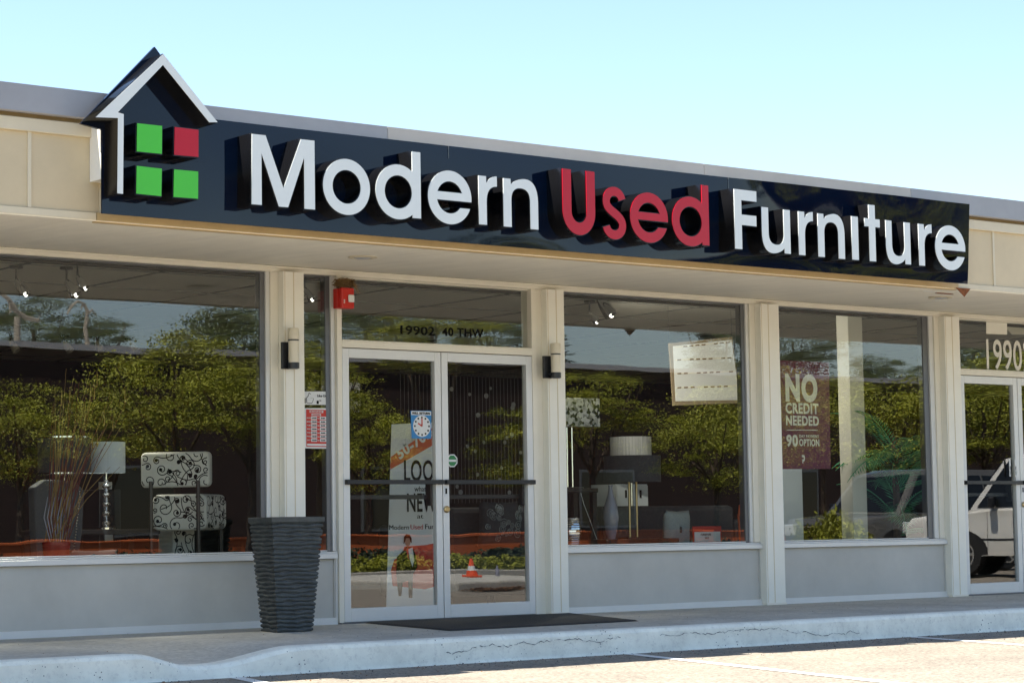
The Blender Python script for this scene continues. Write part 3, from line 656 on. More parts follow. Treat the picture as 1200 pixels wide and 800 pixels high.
# ------------------------------------------------------------------ alarm with nest
a0 = at(394, 361, -0.02); a1 = at(409, 336, -0.02)
x0, x1, z0, z1 = 9.985, 10.095, at(400, 361, -0.1).z, at(400, 337, -0.1).z
al = empty('fire_alarm', (x0, -0.03, z0), 'red fire alarm box with white strobe on the door frame under a straw nest', 'fire alarm')
MB().box(x0 - 0.01, x1 + 0.012, -0.085, -0.022, z0, z1 - 0.005).build('back_box', 'alarm', al, bevel=0.004)
MB().box(x0 - 0.005, x1 + 0.008, -0.135, -0.087, z0 - 0.004, z1).build('horn_body', 'alarm', al, bevel=0.012)
MB().box(x1 - 0.058, x1 - 0.004, -0.155, -0.136, z0 + 0.045, z0 + 0.105).build('strobe', 'paper', al, bevel=0.008)
text('lettering', 'FIRE', 0.012, 'paper', al, (x0 + 0.025, -0.1375, z0 + 0.035), tilt=R_(90), bold=0.03)
r = random.Random(11); mb = MB(); cx, cy, cz = (x0 + x1) / 2, -0.085, z1
for k in range(260):
    a = r.uniform(0, 6.28); q = r.uniform(0.3, 1) ** 0.6; x = cx + math.cos(a) * 0.082 * q; y = cy + math.sin(a) * 0.05 * q; z = cz + r.uniform(0.0, 0.055) + 0.01
    l = r.uniform(0.015, 0.045); t = a + 1.57 + r.uniform(-0.7, 0.7)
    mb.tube([(x - math.cos(t) * l, y - math.sin(t) * l, z), (x, y, z + r.uniform(0, .01)), (x + math.cos(t) * l, y + math.sin(t) * l, z + r.uniform(-0.015, 0.015))], 0.0022, 4)
for k in range(14):
    a = r.uniform(-0.6, 1.0); x = cx + 0.06 * math.cos(a); mb.tube([(x, cy - 0.04, cz + 0.03), (x + r.uniform(.02, .07), cy - 0.055, cz + r.uniform(-0.05, 0.03))], 0.0014, 4)
tag(mb.build('bird_nest', 'straw'), 'straw bird nest sitting on top of the red alarm box', 'nest')
# small dark knob of the nest: a clump leaning on the frame

# ------------------------------------------------------------------ planter and mat
pe = empty('planter', (9.14, -0.626, -0.01), 'tall dark square planter with rippled ribs standing left of the doors', 'planter')
mb = MB(); Tm = Matrix.Translation((9.14, -0.626, 0)) @ Matrix.Rotation(R_(-8), 4, 'Z'); nr = 25; H = 0.83; z00 = -0.008; rings = []; rp = random.Random(5)
def ring(s, z, amp=0.0, ph=0.0):
    o = []; ns = 14; cr = 0.02
    for side in range(4):
        for k in range(ns):
            t = max(-0.985, min(0.985, -1 + 2 * k / (ns - 1)))
            wv = amp * math.sin(t * 4.3 + side * 1.7 + ph) + amp * 0.6 * math.sin(t * 9.1 + ph * 2)
            x, y = t * s, -s
            for _ in range(side): x, y = -y, x
            o.append(Tm @ Vector((x, y, z + wv)))
    return o
for i in range(nr):
    z = z00 + (H - 0.045) * i / nr; dz = (H - 0.045) / nr; s = 0.142 + (0.203 - 0.142) * i / nr; ph = rp.uniform(0, 6)
    a = 0.0042
    rings += [ring(s - 0.010, z + 0.001, a, ph), ring(s + 0.001, z + dz * 0.25, a, ph), ring(s + 0.005, z + dz * 0.55, a, ph), ring(s + 0.001, z + dz * 0.85, a, ph), ring(s - 0.007, z + dz * 0.97, a, ph)]
rings += [ring(0.208, H - 0.04), ring(0.213, H - 0.035), ring(0.215, H - 0.005), ring(0.211, H), ring(0.185, H), ring(0.180, H - 0.10)]
mb.loft(rings, cap=True); part(mb, 'ribbed_body', 'planter', pe, smooth=False)
mb = MB(); mb.loft([ring(0.178, H - 0.09, 0.003, 1), ring(0.10, H - 0.08, 0.004, 2)], cap=True); part(mb, 'soil', 'soil', pe)
mp_ = [(10.22, -0.06), (12.30, -0.06), (11.86, -1.44), (9.97, -1.52)]
mb = MB(); sz = lambda y: -0.022 * (-y / 2.12)
mb.loft([[(x, y, sz(y) + 0.001) for x, y in mp_], [(x + (0.02 if i in (0, 3) else -0.02), y + (0.02 if i in (2, 3) else -0.02), sz(y) + 0.012) for i, (x, y) in enumerate(mp_)]])
tag(mb.build('door_mat', 'rubber'), 'wide black rubber mat lying in front of the main doors', 'mat')

# ------------------------------------------------------------------ writing on the glass and stickers
def thing_text(name, body, h, material, loc, lab, cat, **k):
    o = text(name, body, h, material, None, loc, **k); return tag(o, lab, cat)
z = at(500, 391.5, 0.036); hgt = at(520, 381, 0.036).z - at(520, 391.5, 0.036).z
thing_text('address_lettering', '19902', hgt * 0.95, 'ink', (at(469.5, 390, .036).x, 0.0392, at(470, 391, .036).z), 'black stuck-on street number 19902 on the transom over the main doors', 'lettering', width=at(510, 391, .036).x - at(469.5, 391, .036).x, bold=0.035)
thing_text('address_lettering', '40 THW', hgt * 0.95, 'ink', (at(518.5, 393, .036).x, 0.0392, at(518.5, 393, .036).z), 'black stuck-on characters 40 THW on the transom over the main doors', 'lettering', width=at(567, 394, .036).x - at(518.5, 393, .036).x, bold=0.035)
thing_text('ring_marks', 'oo', 0.02, 'ink', (at(584, 396, .036).x, 0.0392, at(584, 397, .036).z), 'two tiny rings stuck low at the right end of the transom glass', 'lettering')
o = thing_text('unit_number', '19902', at(1160, 398, .036).z - at(1160, 434, .036).z, 'ivory', (at(1156.5, 432, .036).x, 0.036, at(1158, 432, .036).z), 'large cream number 19902 on the transom of the right hand entrance', 'lettering', width=0.70, bold=0.012)
pl = pxs([(1155.5, 377), (1180, 378.5), (1180, 392), (1155.5, 391)], 0.036)
tag(flat('glass_plate', pl, 'plaster', None, 0.034), 'small blank cream plate above the cream number 19902', 'plate')
tag(flat('paper_patch', pxs([(1172, 377), (1200, 379), (1200, 392), (1186, 392)], 0.3), 'ceil', None, 0.30), 'pale card hanging behind the transom of the right hand entrance', 'card')

# thumb sticker
Yg = 0.034
c = pxs([(353.5, 458.5), (384.5, 458.5), (384, 474.2), (353.5, 473.8)], Yg)
st = flat('window_sticker', c, 'paper', None, Yg); tag(st, 'white sticker with thumbs up drawing above the red opening hours sign', 'sticker'); WORLD[st] = Vector((0, 0, 0))
X_, Z_ = c[0][0], c[3][1]; w_, h_ = c[1][0] - c[0][0], c[0][1] - c[3][1]
def on(o, name, pts, material, Y): 
    f = flat(name, pts, material, None, Y, 0.0006); f.parent = o; f.matrix_parent_inverse = Matrix.Identity(4)
    f.location = f.location - o.location; return f
thumb = [(0.18, 0.12), (0.38, 0.10), (0.43, 0.3), (0.45, 0.5), (0.32, 0.55), (0.34, 0.85), (0.27, 0.92), (0.24, 0.7), (0.16, 0.5)]
on(st, 'thumb_outline', [(X_ + u * w_, Z_ + v * h_) for u, v in thumb], 'ink', Yg - 0.001)
on(st, 'thumb_fill', [(X_ + (0.31 + (u - 0.31) * 0.84) * w_, Z_ + (0.42 + (v - 0.42) * 0.88) * h_) for u, v in thumb], 'paper', Yg - 0.002)
on(st, 'sleeve', [(X_ + 0.02 * w_, Z_ + 0.1 * h_), (X_ + 0.15 * w_, Z_ + 0.1 * h_), (X_ + 0.15 * w_, Z_ + 0.5 * h_), (X_ + 0.02 * w_, Z_ + 0.5 * h_)], 'suvgrey', Yg - 0.001)
for (u, v, hh, t_) in ((0.58, 0.62, 0.02, 'Like Us'), (0.66, 0.30, 0.012, 'on')):
    f = text('lettering', t_, hh, 'ink', None, (X_ + u * w_, Yg - 0.002, Z_ + v * h_), bold=0.02); f.parent = st; f.location = f.location - st.location
on(st, 'logo_square', [(X_ + 0.56 * w_, Z_ + 0.08 * h_), (X_ + 0.64 * w_, Z_ + 0.08 * h_), (X_ + 0.64 * w_, Z_ + 0.33 * h_), (X_ + 0.56 * w_, Z_ + 0.33 * h_)], 'ink', Yg - 0.001)
# opening hours
c = pxs([(357.2, 478), (384.6, 478), (384.6, 525.5), (357.5, 525)], Yg)
hs = flat('hours_sign', c, 'paper', None, Yg); tag(hs, 'red and white opening hours sign inside the narrow side window', 'sign')
X_, Z_ = c[0][0], c[3][1]; w_, h_ = c[1][0] - c[0][0], c[0][1] - c[3][1]
def rect(u0, v0, u1, v1): return [(X_ + u0 * w_, Z_ + v0 * h_), (X_ + u1 * w_, Z_ + v0 * h_), (X_ + u1 * w_, Z_ + v1 * h_), (X_ + u0 * w_, Z_ + v1 * h_)]
on(hs, 'red_field', rect(0.05, 0.04, 0.95, 0.97), 'redprint', Yg - 0.001)
on(hs, 'title_strip', rect(0.2, 0.89, 0.78, 0.95), 'paper', Yg - 0.002); on(hs, 'title_strip', rect(0.28, 0.81, 0.68, 0.87), 'paper', Yg - 0.002)
on(hs, 'bottom_strip', rect(0.08, 0.065, 0.92, 0.115), 'paper', Yg - 0.002)
for (t_, v) in (('BUSINESS', 0.90), ('HOURS', 0.82)):
    f = text('lettering', t_, h_ * 0.04, 'redprint', None, (X_ + 0.48 * w_, Yg - 0.004, Z_ + v * h_), width=w_ * (0.5 if v > .85 else .32), align='CENTER', bold=0.03); f.parent = hs; f.location = f.location - hs.location
for k in range(7):
    v = 0.72 - k * 0.092
    on(hs, 'hours_cell', rect(0.25, v, 0.51, v + 0.075), 'paper', Yg - 0.002); on(hs, 'hours_cell', rect(0.63, v, 0.90, v + 0.075), 'paper', Yg - 0.002)
    for (t_, u, ww, mm) in ((['SUN', 'MON', 'TUE', 'WED', 'THU', 'FRI', 'SAT'][k], 0.07, 0.15, 'paper'), ('10:00', 0.29, 0.19, 'ink'), ('to', 0.53, 0.07, 'paper'), ('8:00', 0.68, 0.17, 'ink')):
        f = text('lettering', t_, h_ * 0.034, mm, None, (X_ + u * w_, Yg - 0.004, Z_ + (v + 0.02) * h_), width=w_ * ww, bold=0.03); f.parent = hs; f.location = f.location - hs.location
# clock sign
Yd = 0.006
c = pxs([(481.2, 481), (505.5, 481), (505.3, 513.8), (482.6, 513.5)], Yd)
ck = flat('clock_sign', c, 'blueprint', None, Yd); tag(ck, 'blue will return sign with white clock face on the left door glass', 'sign')
X_, Z_ = c[0][0], c[3][1]; w_, h_ = c[1][0] - c[0][0], c[0][1] - c[3][1]
on(ck, 'title_strip', rect(0.03, 0.85, 0.98, 0.99), 'paper', Yd - 0.001)
on(ck, 'clock_face', [(X_ + w_ * (0.53 + 0.42 * math.cos(a)), Z_ + h_ * 0.45 + w_ * 0.42 * math.sin(a)) for a in (k * math.pi / 18 for k in range(36))], 'paper', Yd - 0.001)
f = text('lettering', 'WILL RETURN', h_ * 0.085, 'ink', None, (X_ + 0.06 * w_, Yd - 0.002, Z_ + 0.875 * h_), width=w_ * 0.86, bold=0.04); f.parent = ck; f.location = f.location - ck.location
cx, cz = X_ + 0.53 * w_, Z_ + 0.45 * h_
for k in range(12):
    a = k * math.pi / 6; q = w_ * 0.34; s_ = w_ * 0.035
    on(ck, 'hour_mark', [(cx + q * math.cos(a) - s_, cz + q * math.sin(a) - s_), (cx + q * math.cos(a) + s_, cz + q * math.sin(a) - s_), (cx + q * math.cos(a) + s_, cz + q * math.sin(a) + s_), (cx + q * math.cos(a) - s_, cz + q * math.sin(a) + s_)], 'ink', Yd - 0.002)
for L_, a, m_ in ((0.30, 90, 'redprint'), (0.22, 150, 'redprint')):
    d = Vector((math.cos(R_(a)), math.sin(R_(a)))) * w_ * L_; n = Vector((-d.y, d.x)).normalized() * w_ * 0.028
    on(ck, 'clock_hand', [(cx - n.x, cz - n.y), (cx + n.x, cz + n.y), (cx + d.x + n.x, cz + d.y + n.y), (cx + d.x - n.x, cz + d.y - n.y)][::-1], m_, Yd - 0.003)
# green octagon
q = at(530, 539.5, Yd); oc = lambda r: [(q.x + r * math.cos(R_(22.5 + 45 * k)), q.z + r * math.sin(R_(22.5 + 45 * k))) for k in range(8)]
og = flat('octagon_sticker', oc(0.056), 'paper', None, Yd); tag(og, 'small green octagonal sticker on the right door glass', 'sticker')
on(og, 'green_field', oc(0.046), 'greenprint', Yd - 0.001)
on(og, 'white_band', [(q.x - 0.036, q.z - 0.009), (q.x + 0.036, q.z - 0.009), (q.x + 0.036, q.z + 0.009), (q.x - 0.036, q.z + 0.009)], 'paper', Yd - 0.002)
# stickers on the stiles of the right hand doors
for pxx, l in ((1184, 'narrow printed strip sticker on the left stile of the right hand entrance'), (1190.5, 'narrow printed strip sticker beside it on the right stile of the right hand entrance')):
    a = at(pxx, 558, -0.02)
    s_ = flat('strip_sticker', [(a.x - 0.012, a.z), (a.x + 0.012, a.z), (a.x + 0.012, a.z + 0.17), (a.x - 0.012, a.z + 0.17)], 'paper', None, -0.0205, 0.002); tag(s_, l, 'sticker', 'strip stickers on the right hand doors')
    f = text('lettering', 'PUSH HERE', 0.012, 'ink', None, (a.x + 0.006, -0.022, a.z + 0.015), tilt=R_(90), width=None, bold=0.03); f.parent = s_; f.location = f.location - s_.location
# plum poster
Yp = 0.052
c = pxs([(907.5, 421.5), (971.5, 424.5), (973.5, 549), (911.5, 549.5)], Yp)
po = flat('poster', c, 'purple', None, Yp, 0.004); tag(po, 'plum poster reading no credit needed in the fourth window', 'poster')
def pt(body, x, yb, yt, x1, mname='ivory', bold=0.05):
    a = at(x, yb, Yp); h = at(x, yt, Yp).z - a.z
    f = text('lettering', body, h, mname, None, (a.x, Yp - 0.002, a.z), width=at(x1, yb, Yp).x - a.x, bold=bold); f.parent = po; f.location = f.location - po.location
pt('NO', 920.5, 468, 438, 958, bold=0.07); pt('CREDIT', 920.5, 483.5, 471.5, 959); pt('NEEDED', 921, 497.5, 486.5, 959.5); pt('90', 921.5, 522, 509, 935); pt('DAY PAYMENT', 936.5, 512.3, 509, 959.5, bold=0.03); pt('OPTION', 936.5, 522, 514, 960, bold=0.04)
on(po, 'rule', pxs([(922, 503.2), (958, 503.4), (958, 504.2), (922, 504.0)], Yp), 'ivory', Yp - 0.001)
q = at(941, 538, Yp)
lp = [[(q.x + x * 0.028, q.z + z_ * 0.05) for x, z_ in l] for l in ([(-0.5, 0.8), (0.5, 0.8), (0.8, 0.5), (0.8, -0.1), (0.4, -0.4), (0.0, -0.4), (0.0, -0.8), (-0.4, -0.6), (-0.4, 0.0), (0.25, 0.0), (0.35, 0.15), (0.35, 0.4), (-0.5, 0.4)],)]
me = shape_mesh(lp, 0.002); f = put_mesh('logo', me, 'ivory', None, (0, Yp - 0.001, 0)); f.parent = po; f.location = f.location - po.location

# ------------------------------------------------------------------ inside: banner behind the left door
Yb = 0.55
bn = empty('banner_stand', (at(487, 700, Yb).x, Yb, 0), 'tall white roll-up banner with orange corner band and printed seated woman behind the left door', 'banner')
Y2 = Yb
bc = pxs([(459, 497), (522, 494), (518, 708), (452.5, 708)], Y2); bc[2] = (bc[2][0], 0.05); bc[3] = (bc[3][0], 0.05)
def onb(name, pts, m_, dy): return flat(name, pts, m_, bn, Y2 - dy, 0.0008)
flat('banner_sheet', bc, 'paper', bn, Y2, 0.004)
onb('orange_band', pxs([(458, 535), (522, 490), (522, 513), (457, 550)], Y2), 'orangeprint', 0.002)
a = at(473, 523, Y2); text('lettering', 'SALE', 0.045, 'paper', bn, (a.x, Y2 - 0.004, a.z), bold=0.04, tilt=R_(33))
a = at(468, 538, Y2); text('lettering', '50-70%', 0.085, 'paper', bn, (a.x, Y2 - 0.004, a.z), bold=0.05, tilt=R_(31), width=0.42)
for body, x, yb, yt, x1, mm in (('LOOK', 473.5, 563, 538, 520, 'ink'), ('whats', 485.5, 575.5, 569, 501.5, 'ink'), ('NEW', 477, 599, 577, 511, 'ink'), ('at', 488.5, 607, 601.5, 496, 'ink'), ('Modern', 456, 620.5, 614.5, 479, 'ink'), ('Used', 481, 620, 614, 495.5, 'redprint'), ('Furniture', 498, 619.5, 613.5, 528, 'ink')):
    a = at(x, yb, Y2); h = at(x, yt, Y2).z - a.z; text('lettering', body, h, mm, bn, (a.x, Y2 - 0.003, a.z), width=at(x1, yb, Y2).x - a.x, bold=0.02 if body in ('LOOK', 'NEW') else 0.0)
onb('printed_armchair', pxs([(458, 668), (462, 655), (470, 652), (474, 640), (500, 638), (518, 634), (519, 684), (498, 690), (460, 686)], Y2), 'redprint', 0.002)
onb('printed_suit', pxs([(464, 672), (465, 652), (473, 644), (476, 640), (483, 641), (487, 650), (489, 664), (484, 672), (483, 700), (479, 700), (478, 680), (472, 682), (470, 698), (467, 698)], Y2), 'ink', 0.003)
onb('printed_face', pxs([(473.5, 632), (475, 628), (479, 628), (481, 632), (480, 638), (477.5, 641), (475, 638)], Y2), 'skin', 0.005)
onb('printed_hair', pxs([(472.5, 637), (473, 629), (475.5, 625.5), (479.5, 626), (481.8, 630), (482, 636), (480.3, 634), (479.5, 630.2), (475.5, 630), (474.3, 634)], Y2), 'ink', 0.006)
onb('printed_scarf', pxs([(478, 643), (483, 641), (485, 656), (483, 664), (480, 655)], Y2), 'paper', 0.005)
onb('printed_scarf', pxs([(476, 642), (478.5, 642), (479, 655), (477, 653)], Y2), 'redprint', 0.004)
MB().box(bc[3][0] - 0.02, bc[2][0] + 0.02, Yb - 0.08, Yb + 0.10, 0.0, 0.05).build('banner_base', 'alu', bn, bevel=0.01)
# bead curtain
Yc = 1.0; be = empty('bead_curtain', at(545, 700, Yc) * 1, 'sheer curtain of hanging strings with small round discs behind the doors', 'curtain'); be.location.z = 0; WORLD[be] = Vector(be.location)
mb = MB(); r = random.Random(4); x0, x1 = at(470, 500, Yc).x, at(612, 500, Yc).x; zt, zb = 2.0, 0.95
n = 34
for k in range(n):
    x = x0 + (x1 - x0) * k / (n - 1); mb.box(x - 0.0012, x + 0.0012, Yc, Yc + 0.0012, zb, 2.12)
part(mb, 'strings', 'curtain', be)
mb = MB()
for k in range(36):
    x = r.uniform(x0, x1); z = r.uniform(zb, zt); q = r.uniform(0.014, 0.024)
    mb.loft([[(x + q * math.cos(t), Yc + y, z + q * math.sin(t)) for t in (j * math.pi / 6 for j in range(12))] for y in (-0.003, 0.0)])
part(mb, 'discs', 'curtain', be)
# sofa with patterned cushion behind the right door
def sofa(x0, x1, y0, z, lab, m_='fabricdark'):
    e_ = empty('sofa', ((x0 + x1) / 2, y0, 0), lab, 'sofa')
    MB().box(x0, x1, y0, y0 + 0.22, 0.12, z).build('backrest', m_, e_, bevel=0.05)
    MB().box(x0 + 0.02, x1 - 0.02, y0 + 0.225, y0 + 0.85, 0.12, 0.44).build('seat', m_, e_, bevel=0.05)
    for xa in (x0 - 0.16, x1 + 0.005): MB().box(xa, xa + 0.155, y0, y0 + 0.9, 0.12, z - 0.14).build('armrest', m_, e_, bevel=0.04)
    for xa in (x0, x1 - 0.05):
        for ya in (y0 + 0.05, y0 + 0.8): MB().box(xa, xa + 0.05, ya, ya + 0.05, 0, 0.12).build('leg', 'darkwood', e_)
    return e_
sofa(at(527, 600, 1.5).x, at(640, 600, 1.5).x, 1.5, at(560, 594, 1.5).z, 'black sofa standing behind the right door')
def pillow(name, cx, cy, cz, w, h, t, m_, tilt, lab, yaw=0, pattern=None):
    n = 12; mb = MB(); rings = []
    T = Matrix.Translation((cx, cy, cz)) @ Matrix.Rotation(yaw, 4, 'Z') @ Matrix.Rotation(tilt, 4, 'X')
    def P(u, v, s): 
        k = (1 - u ** 4) * (1 - v ** 4); e_ = 1 - 0.06 * (1 - abs(u) * abs(v)); return T @ Vector((u * w / 2 * e_, s * t / 2 * math.sqrt(max(0, k)), v * h / 2 * e_ + h / 2))
    for s in (-1, 1):
        for i in range(n):
            for j in range(n):
                u0, u1, v0, v1 = -1 + 2 * i / n, -1 + 2 * (i + 1) / n, -1 + 2 * j / n, -1 + 2 * (j + 1) / n
                mb.quad([P(u0, v0, s), P(u1, v0, s), P(u1, v1, s), P(u0, v1, s)])
    if pattern:
        r = random.Random(2)
        for k in range(pattern):
            u, v, q = r.uniform(-.8, .8), r.uniform(-.8, .8), r.uniform(0.02, 0.045)
            for rr in (q, q * 0.5):
                for j in range(12):
                    a0, a1 = j * math.pi / 6, (j + 1) * math.pi / 6
                    def F(a, rad): 
                        uu = max(-.95, min(.95, u + rad * math.cos(a) / (w / 2))); vv = max(-.95, min(.95, v + rad * math.sin(a) / (h / 2))); b = P(uu, vv, -1); return b + (T.to_3x3() @ Vector((0, -0.003, 0)))
                    mb.quad([F(a0, rr), F(a1, rr), F(a1, rr - 0.006), F(a0, rr - 0.006)], 1)
    o = mb.build(name, [m_, 'fabriclight'], smooth=False); o.name = name
    bm = bmesh.new(); bm.from_mesh(o.data); bmesh.ops.remove_doubles(bm, verts=bm.verts, dist=0.0005); bm.to_mesh(o.data); bm.free()
    for p_ in o.data.polygons: p_.use_smooth = True
    return tag(o, lab, 'cushion')
q = at(583, 639, 1.38); pillow('cushion', q.x, 1.36, q.z - 0.02, 0.50, 0.42, 0.14, 'fabricdark', 0.1, 'dark cushion with ring pattern leaning on the black sofa', pattern=24)

# ------------------------------------------------------------------ lamps
def drum_lamp(name, c, base_z, zs0, zs1, rs, shade, lab, stem, cat='table lamp', group=None):
    """c=(x,y); base_z = table height; shade from zs0 to zs1"""
    e_ = empty(name, (c[0], c[1], base_z), lab, cat, group)
    mb = MB(); mb.lathe((c[0], c[1], 0), [(rs * 0.97, zs0), (rs, zs0 + 0.001), (rs, zs1), (rs * 0.97, zs1)], 36, cap=False); o = part(mb, 'lamp_shade', shade, e_, smooth=True)
    if stem == 'crystal':
        prof = [(0.075, base_z), (0.075, base_z + 0.015), (0.012, base_z + 0.02)]; z = base_z + 0.02; k = 0
        while z < zs0 - 0.06:
            h = 0.052 if k % 2 == 0 else 0.022; rr = 0.036 if k % 2 == 0 else 0.018
            prof += [(0.010, z), (rr * 0.8, z + h * 0.2), (rr, z + h * 0.5), (rr * 0.8, z + h * 0.8), (0.010, z + h)]; z += h; k += 1
        prof += [(0.008, z), (0.008, zs0 + 0.1)]
        part(MB().lathe((c[0], c[1], 0), prof, 20), 'stem', 'chrome', e_, smooth=True)
    elif stem == 'double':
        mb = MB()
        for dx in (-0.045, 0.045): mb.tube([(c[0] + dx, c[1], base_z + 0.015), (c[0] + dx, c[1], zs0 + 0.05)], 0.011, 12)
        part(mb, 'stem', 'brass', e_, smooth=True); part(MB().box(c[0] - 0.13, c[0] + 0.13, c[1] - 0.07, c[1] + 0.07, base_z, base_z + 0.015), 'foot', 'black', e_)
    else:
        part(MB().lathe((c[0], c[1], 0), [(0.09, base_z), (0.09, base_z + 0.012), (0.012, base_z + 0.02), (0.012, zs0 + 0.1)], 20), 'stem', 'chrome', e_, smooth=True)
    return e_, o
def table(name, x0, x1, y0, y1, z, lab, m_='darkwood', cat='table'):
    e_ = empty(name, ((x0 + x1) / 2, (y0 + y1) / 2, 0), lab, cat)
    part(MB().box(x0, x1, y0, y1, z - 0.04, z), 'table_top', m_, e_, bevel=0.006)
    for xa in (x0 + 0.01, x1 - 0.06):
        for ya in (y0 + 0.01, y1 - 0.06): part(MB().box(xa, xa + 0.05, ya, ya + 0.05, 0, z - 0.041), 'leg', m_, e_)
    return e_
# first window: console with the two lamps
Y1 = 1.3
tz = at(120, 620, Y1).z
table('console_table', at(40, 600, Y1).x, at(172, 600, Y1).x, Y1 - 0.22, Y1 + 0.25, tz, 'dark console table carrying the two drum lamps behind the first window')
a = at(124.5, 535, Y1); drum_lamp('table_lamp', (a.x, Y1), tz, at(124, 554, Y1).z, at(124, 518, Y1).z, (at(146.5, 535, Y1).x - at(102.5, 535, Y1).x) / 2 * 0.90, 'shadewhite', 'white drum lamp on stacked crystal balls in the first window', 'crystal')
a = at(72, 535, Y1); e_, sh = drum_lamp('table_lamp', (a.x, Y1 - 0.05), tz, at(72, 555, Y1).z, at(72, 513, Y1).z, (at(103, 535, Y1).x - at(41, 535, Y1).x) / 2 * 0.9, 'fabricdark', 'black drum lamp with silver rims behind the tall reeds', 'crystal')
rr = (at(103, 535, Y1).x - at(41, 535, Y1).x) / 2 * 0.9
for zz in (at(72, 555, Y1).z, at(72, 513, Y1).z):
    part(MB().lathe((a.x, Y1 - 0.05, zz), [(rr, -0.006), (rr + 0.004, -0.005), (rr + 0.004, 0.006), (rr, 0.007)], 36, cap=False), 'silver_rim', 'chrome', e_, smooth=True)
# wing chair with nailheads
Yw = 0.95; x0, x1 = at(40, 600, Yw).x, at(100, 600, Yw).x; zt = at(60, 563, Yw).z
wc = empty('wing_chair', ((x0 + x1) / 2, Yw, 0), 'dark grey wing chair with nailhead trim seen from behind in the first window', 'chair')
bk = [(x0 + 0.05, 0.2), (x1 - 0.10, 0.2), (x1 - 0.02, 0.75), (x1, zt - 0.08), (x1 - 0.08, zt), (x0 + 0.10, zt + 0.01), (x0, zt - 0.05), (x0 + 0.01, 0.8)]
mb = MB(); mb.loft([[(x, Yw, z) for x, z in bk], [(x, Yw + 0.12, z) for x, z in bk]]); part(mb, 'backrest', 'fabricgrey', wc, bevel=0.02)
part(MB().box(x0 + 0.06, x1 - 0.1, Yw + 0.12, Yw + 0.62, 0.2, 0.46), 'seat', 'fabricgrey', wc, bevel=0.03)
for xa in (x0 + 0.06, x1 - 0.15):
    for ya in (Yw + 0.02, Yw + 0.55): part(MB().box(xa, xa + 0.04, ya, ya + 0.04, 0, 0.2), 'leg', 'darkwood', wc)
mb = MB()
for k in range(26):
    t = k / 25; x = x1 - 0.095 + 0.07 * t if t < 0.9 else x1 - 0.03; z = 0.5 + (zt - 0.58) * t
    mb.lathe((x - 0.02, Yw - 0.004, z), [(0.007, -0.006), (0.009, 0), (0.007, 0.006)], 8)
part(mb, 'nailheads', 'chrome', wc)
# reeds in a red pot
Yr = 0.45; a = at(66, 650, Yr); pe2 = empty('reed_pot', (a.x, Yr, 0), 'red pot of tall dry reeds and twigs standing close to the first window', 'potted reeds')
zt = at(66, 634.5, Yr).z; hw = (at(82, 640, Yr).x - at(52, 640, Yr).x) / 2
part(MB().lathe((a.x, Yr, 0), [(hw * 0.62, 0.0), (hw * 0.95, zt - 0.05), (hw, zt - 0.04), (hw, zt), (hw * 0.9, zt), (hw * 0.9, zt - 0.03)], 28), 'pot', 'redpot', pe2, smooth=True)
mb = MB(); mb2 = MB(); r = random.Random(9)
for k in range(44):
    t = r.random(); tx = 60 + 92 * t ** 1.1; ty = 430 + r.uniform(0, 110) + (20 if t > 0.7 else 0)
    b = at(tx, ty, Yr + r.uniform(-0.1, 0.1)); s = Vector((a.x + r.uniform(-0.08, 0.08), Yr + r.uniform(-0.05, 0.05), zt - 0.02)); mid = s.lerp(b, 0.55) + Vector((-0.06 * (b.x - s.x), 0, 0.02))
    (mb if k % 2 else mb2).tube([s, mid, b], [0.004, 0.003, 0.0012], 5)
    if k % 3 == 0: (mb).tube([b + Vector((0, 0, -0.12)), b + Vector((0.005, 0, 0))], [0.006, 0.001], 5)
part(mb, 'pale_reeds', 'reed', pe2); part(mb2, 'red_twigs', 'reedred', pe2)
mb = MB()
for k in range(9):
    t = k / 8; s = Vector((a.x - 0.06 + 0.13 * t, Yr - 0.02, zt)); mb.tube([s, s + Vector((-0.05 + 0.09 * t, 0, 0.18)), s + Vector((-0.02 + 0.1 * t, 0, 0.33))], [0.004, 0.004, 0.002], 6)
part(mb, 'silver_stems', 'vase', pe2, smooth=True)
# black cabinet and small things
Yk = 1.5; x0, x1 = at(134, 600, Yk).x, at(160, 600, Yk).x; zt = at(150, 572, Yk).z
cb = empty('black_cabinet', ((x0 + x1) / 2, Yk, 0), 'narrow black cabinet standing right of the white drum lamp', 'cabinet')
part(MB().box(x0, x1, Yk + 0.26, Yk + 0.55, 0, zt), 'cabinet_body', 'black', cb, bevel=0.01); part(MB().box(x0 + 0.05, x0 + 0.12, Yk + 0.245, Yk + 0.258, zt - 0.42, zt - 0.34), 'white_tag', 'paper', cb)
part(MB().box(x0 + 0.05, x0 + 0.14, Yk + 0.3, Yk + 0.36, zt + 0.001, zt + 0.06), 'top_card', 'paper', cb)
a = at(105, 652, 0.75); pillow('cushion', a.x + 0.0, 0.62, 0.36, 0.40, 0.26, 0.13, 'fabricgrey', -0.3, 'grey cushion low beside the red pot in the first window')

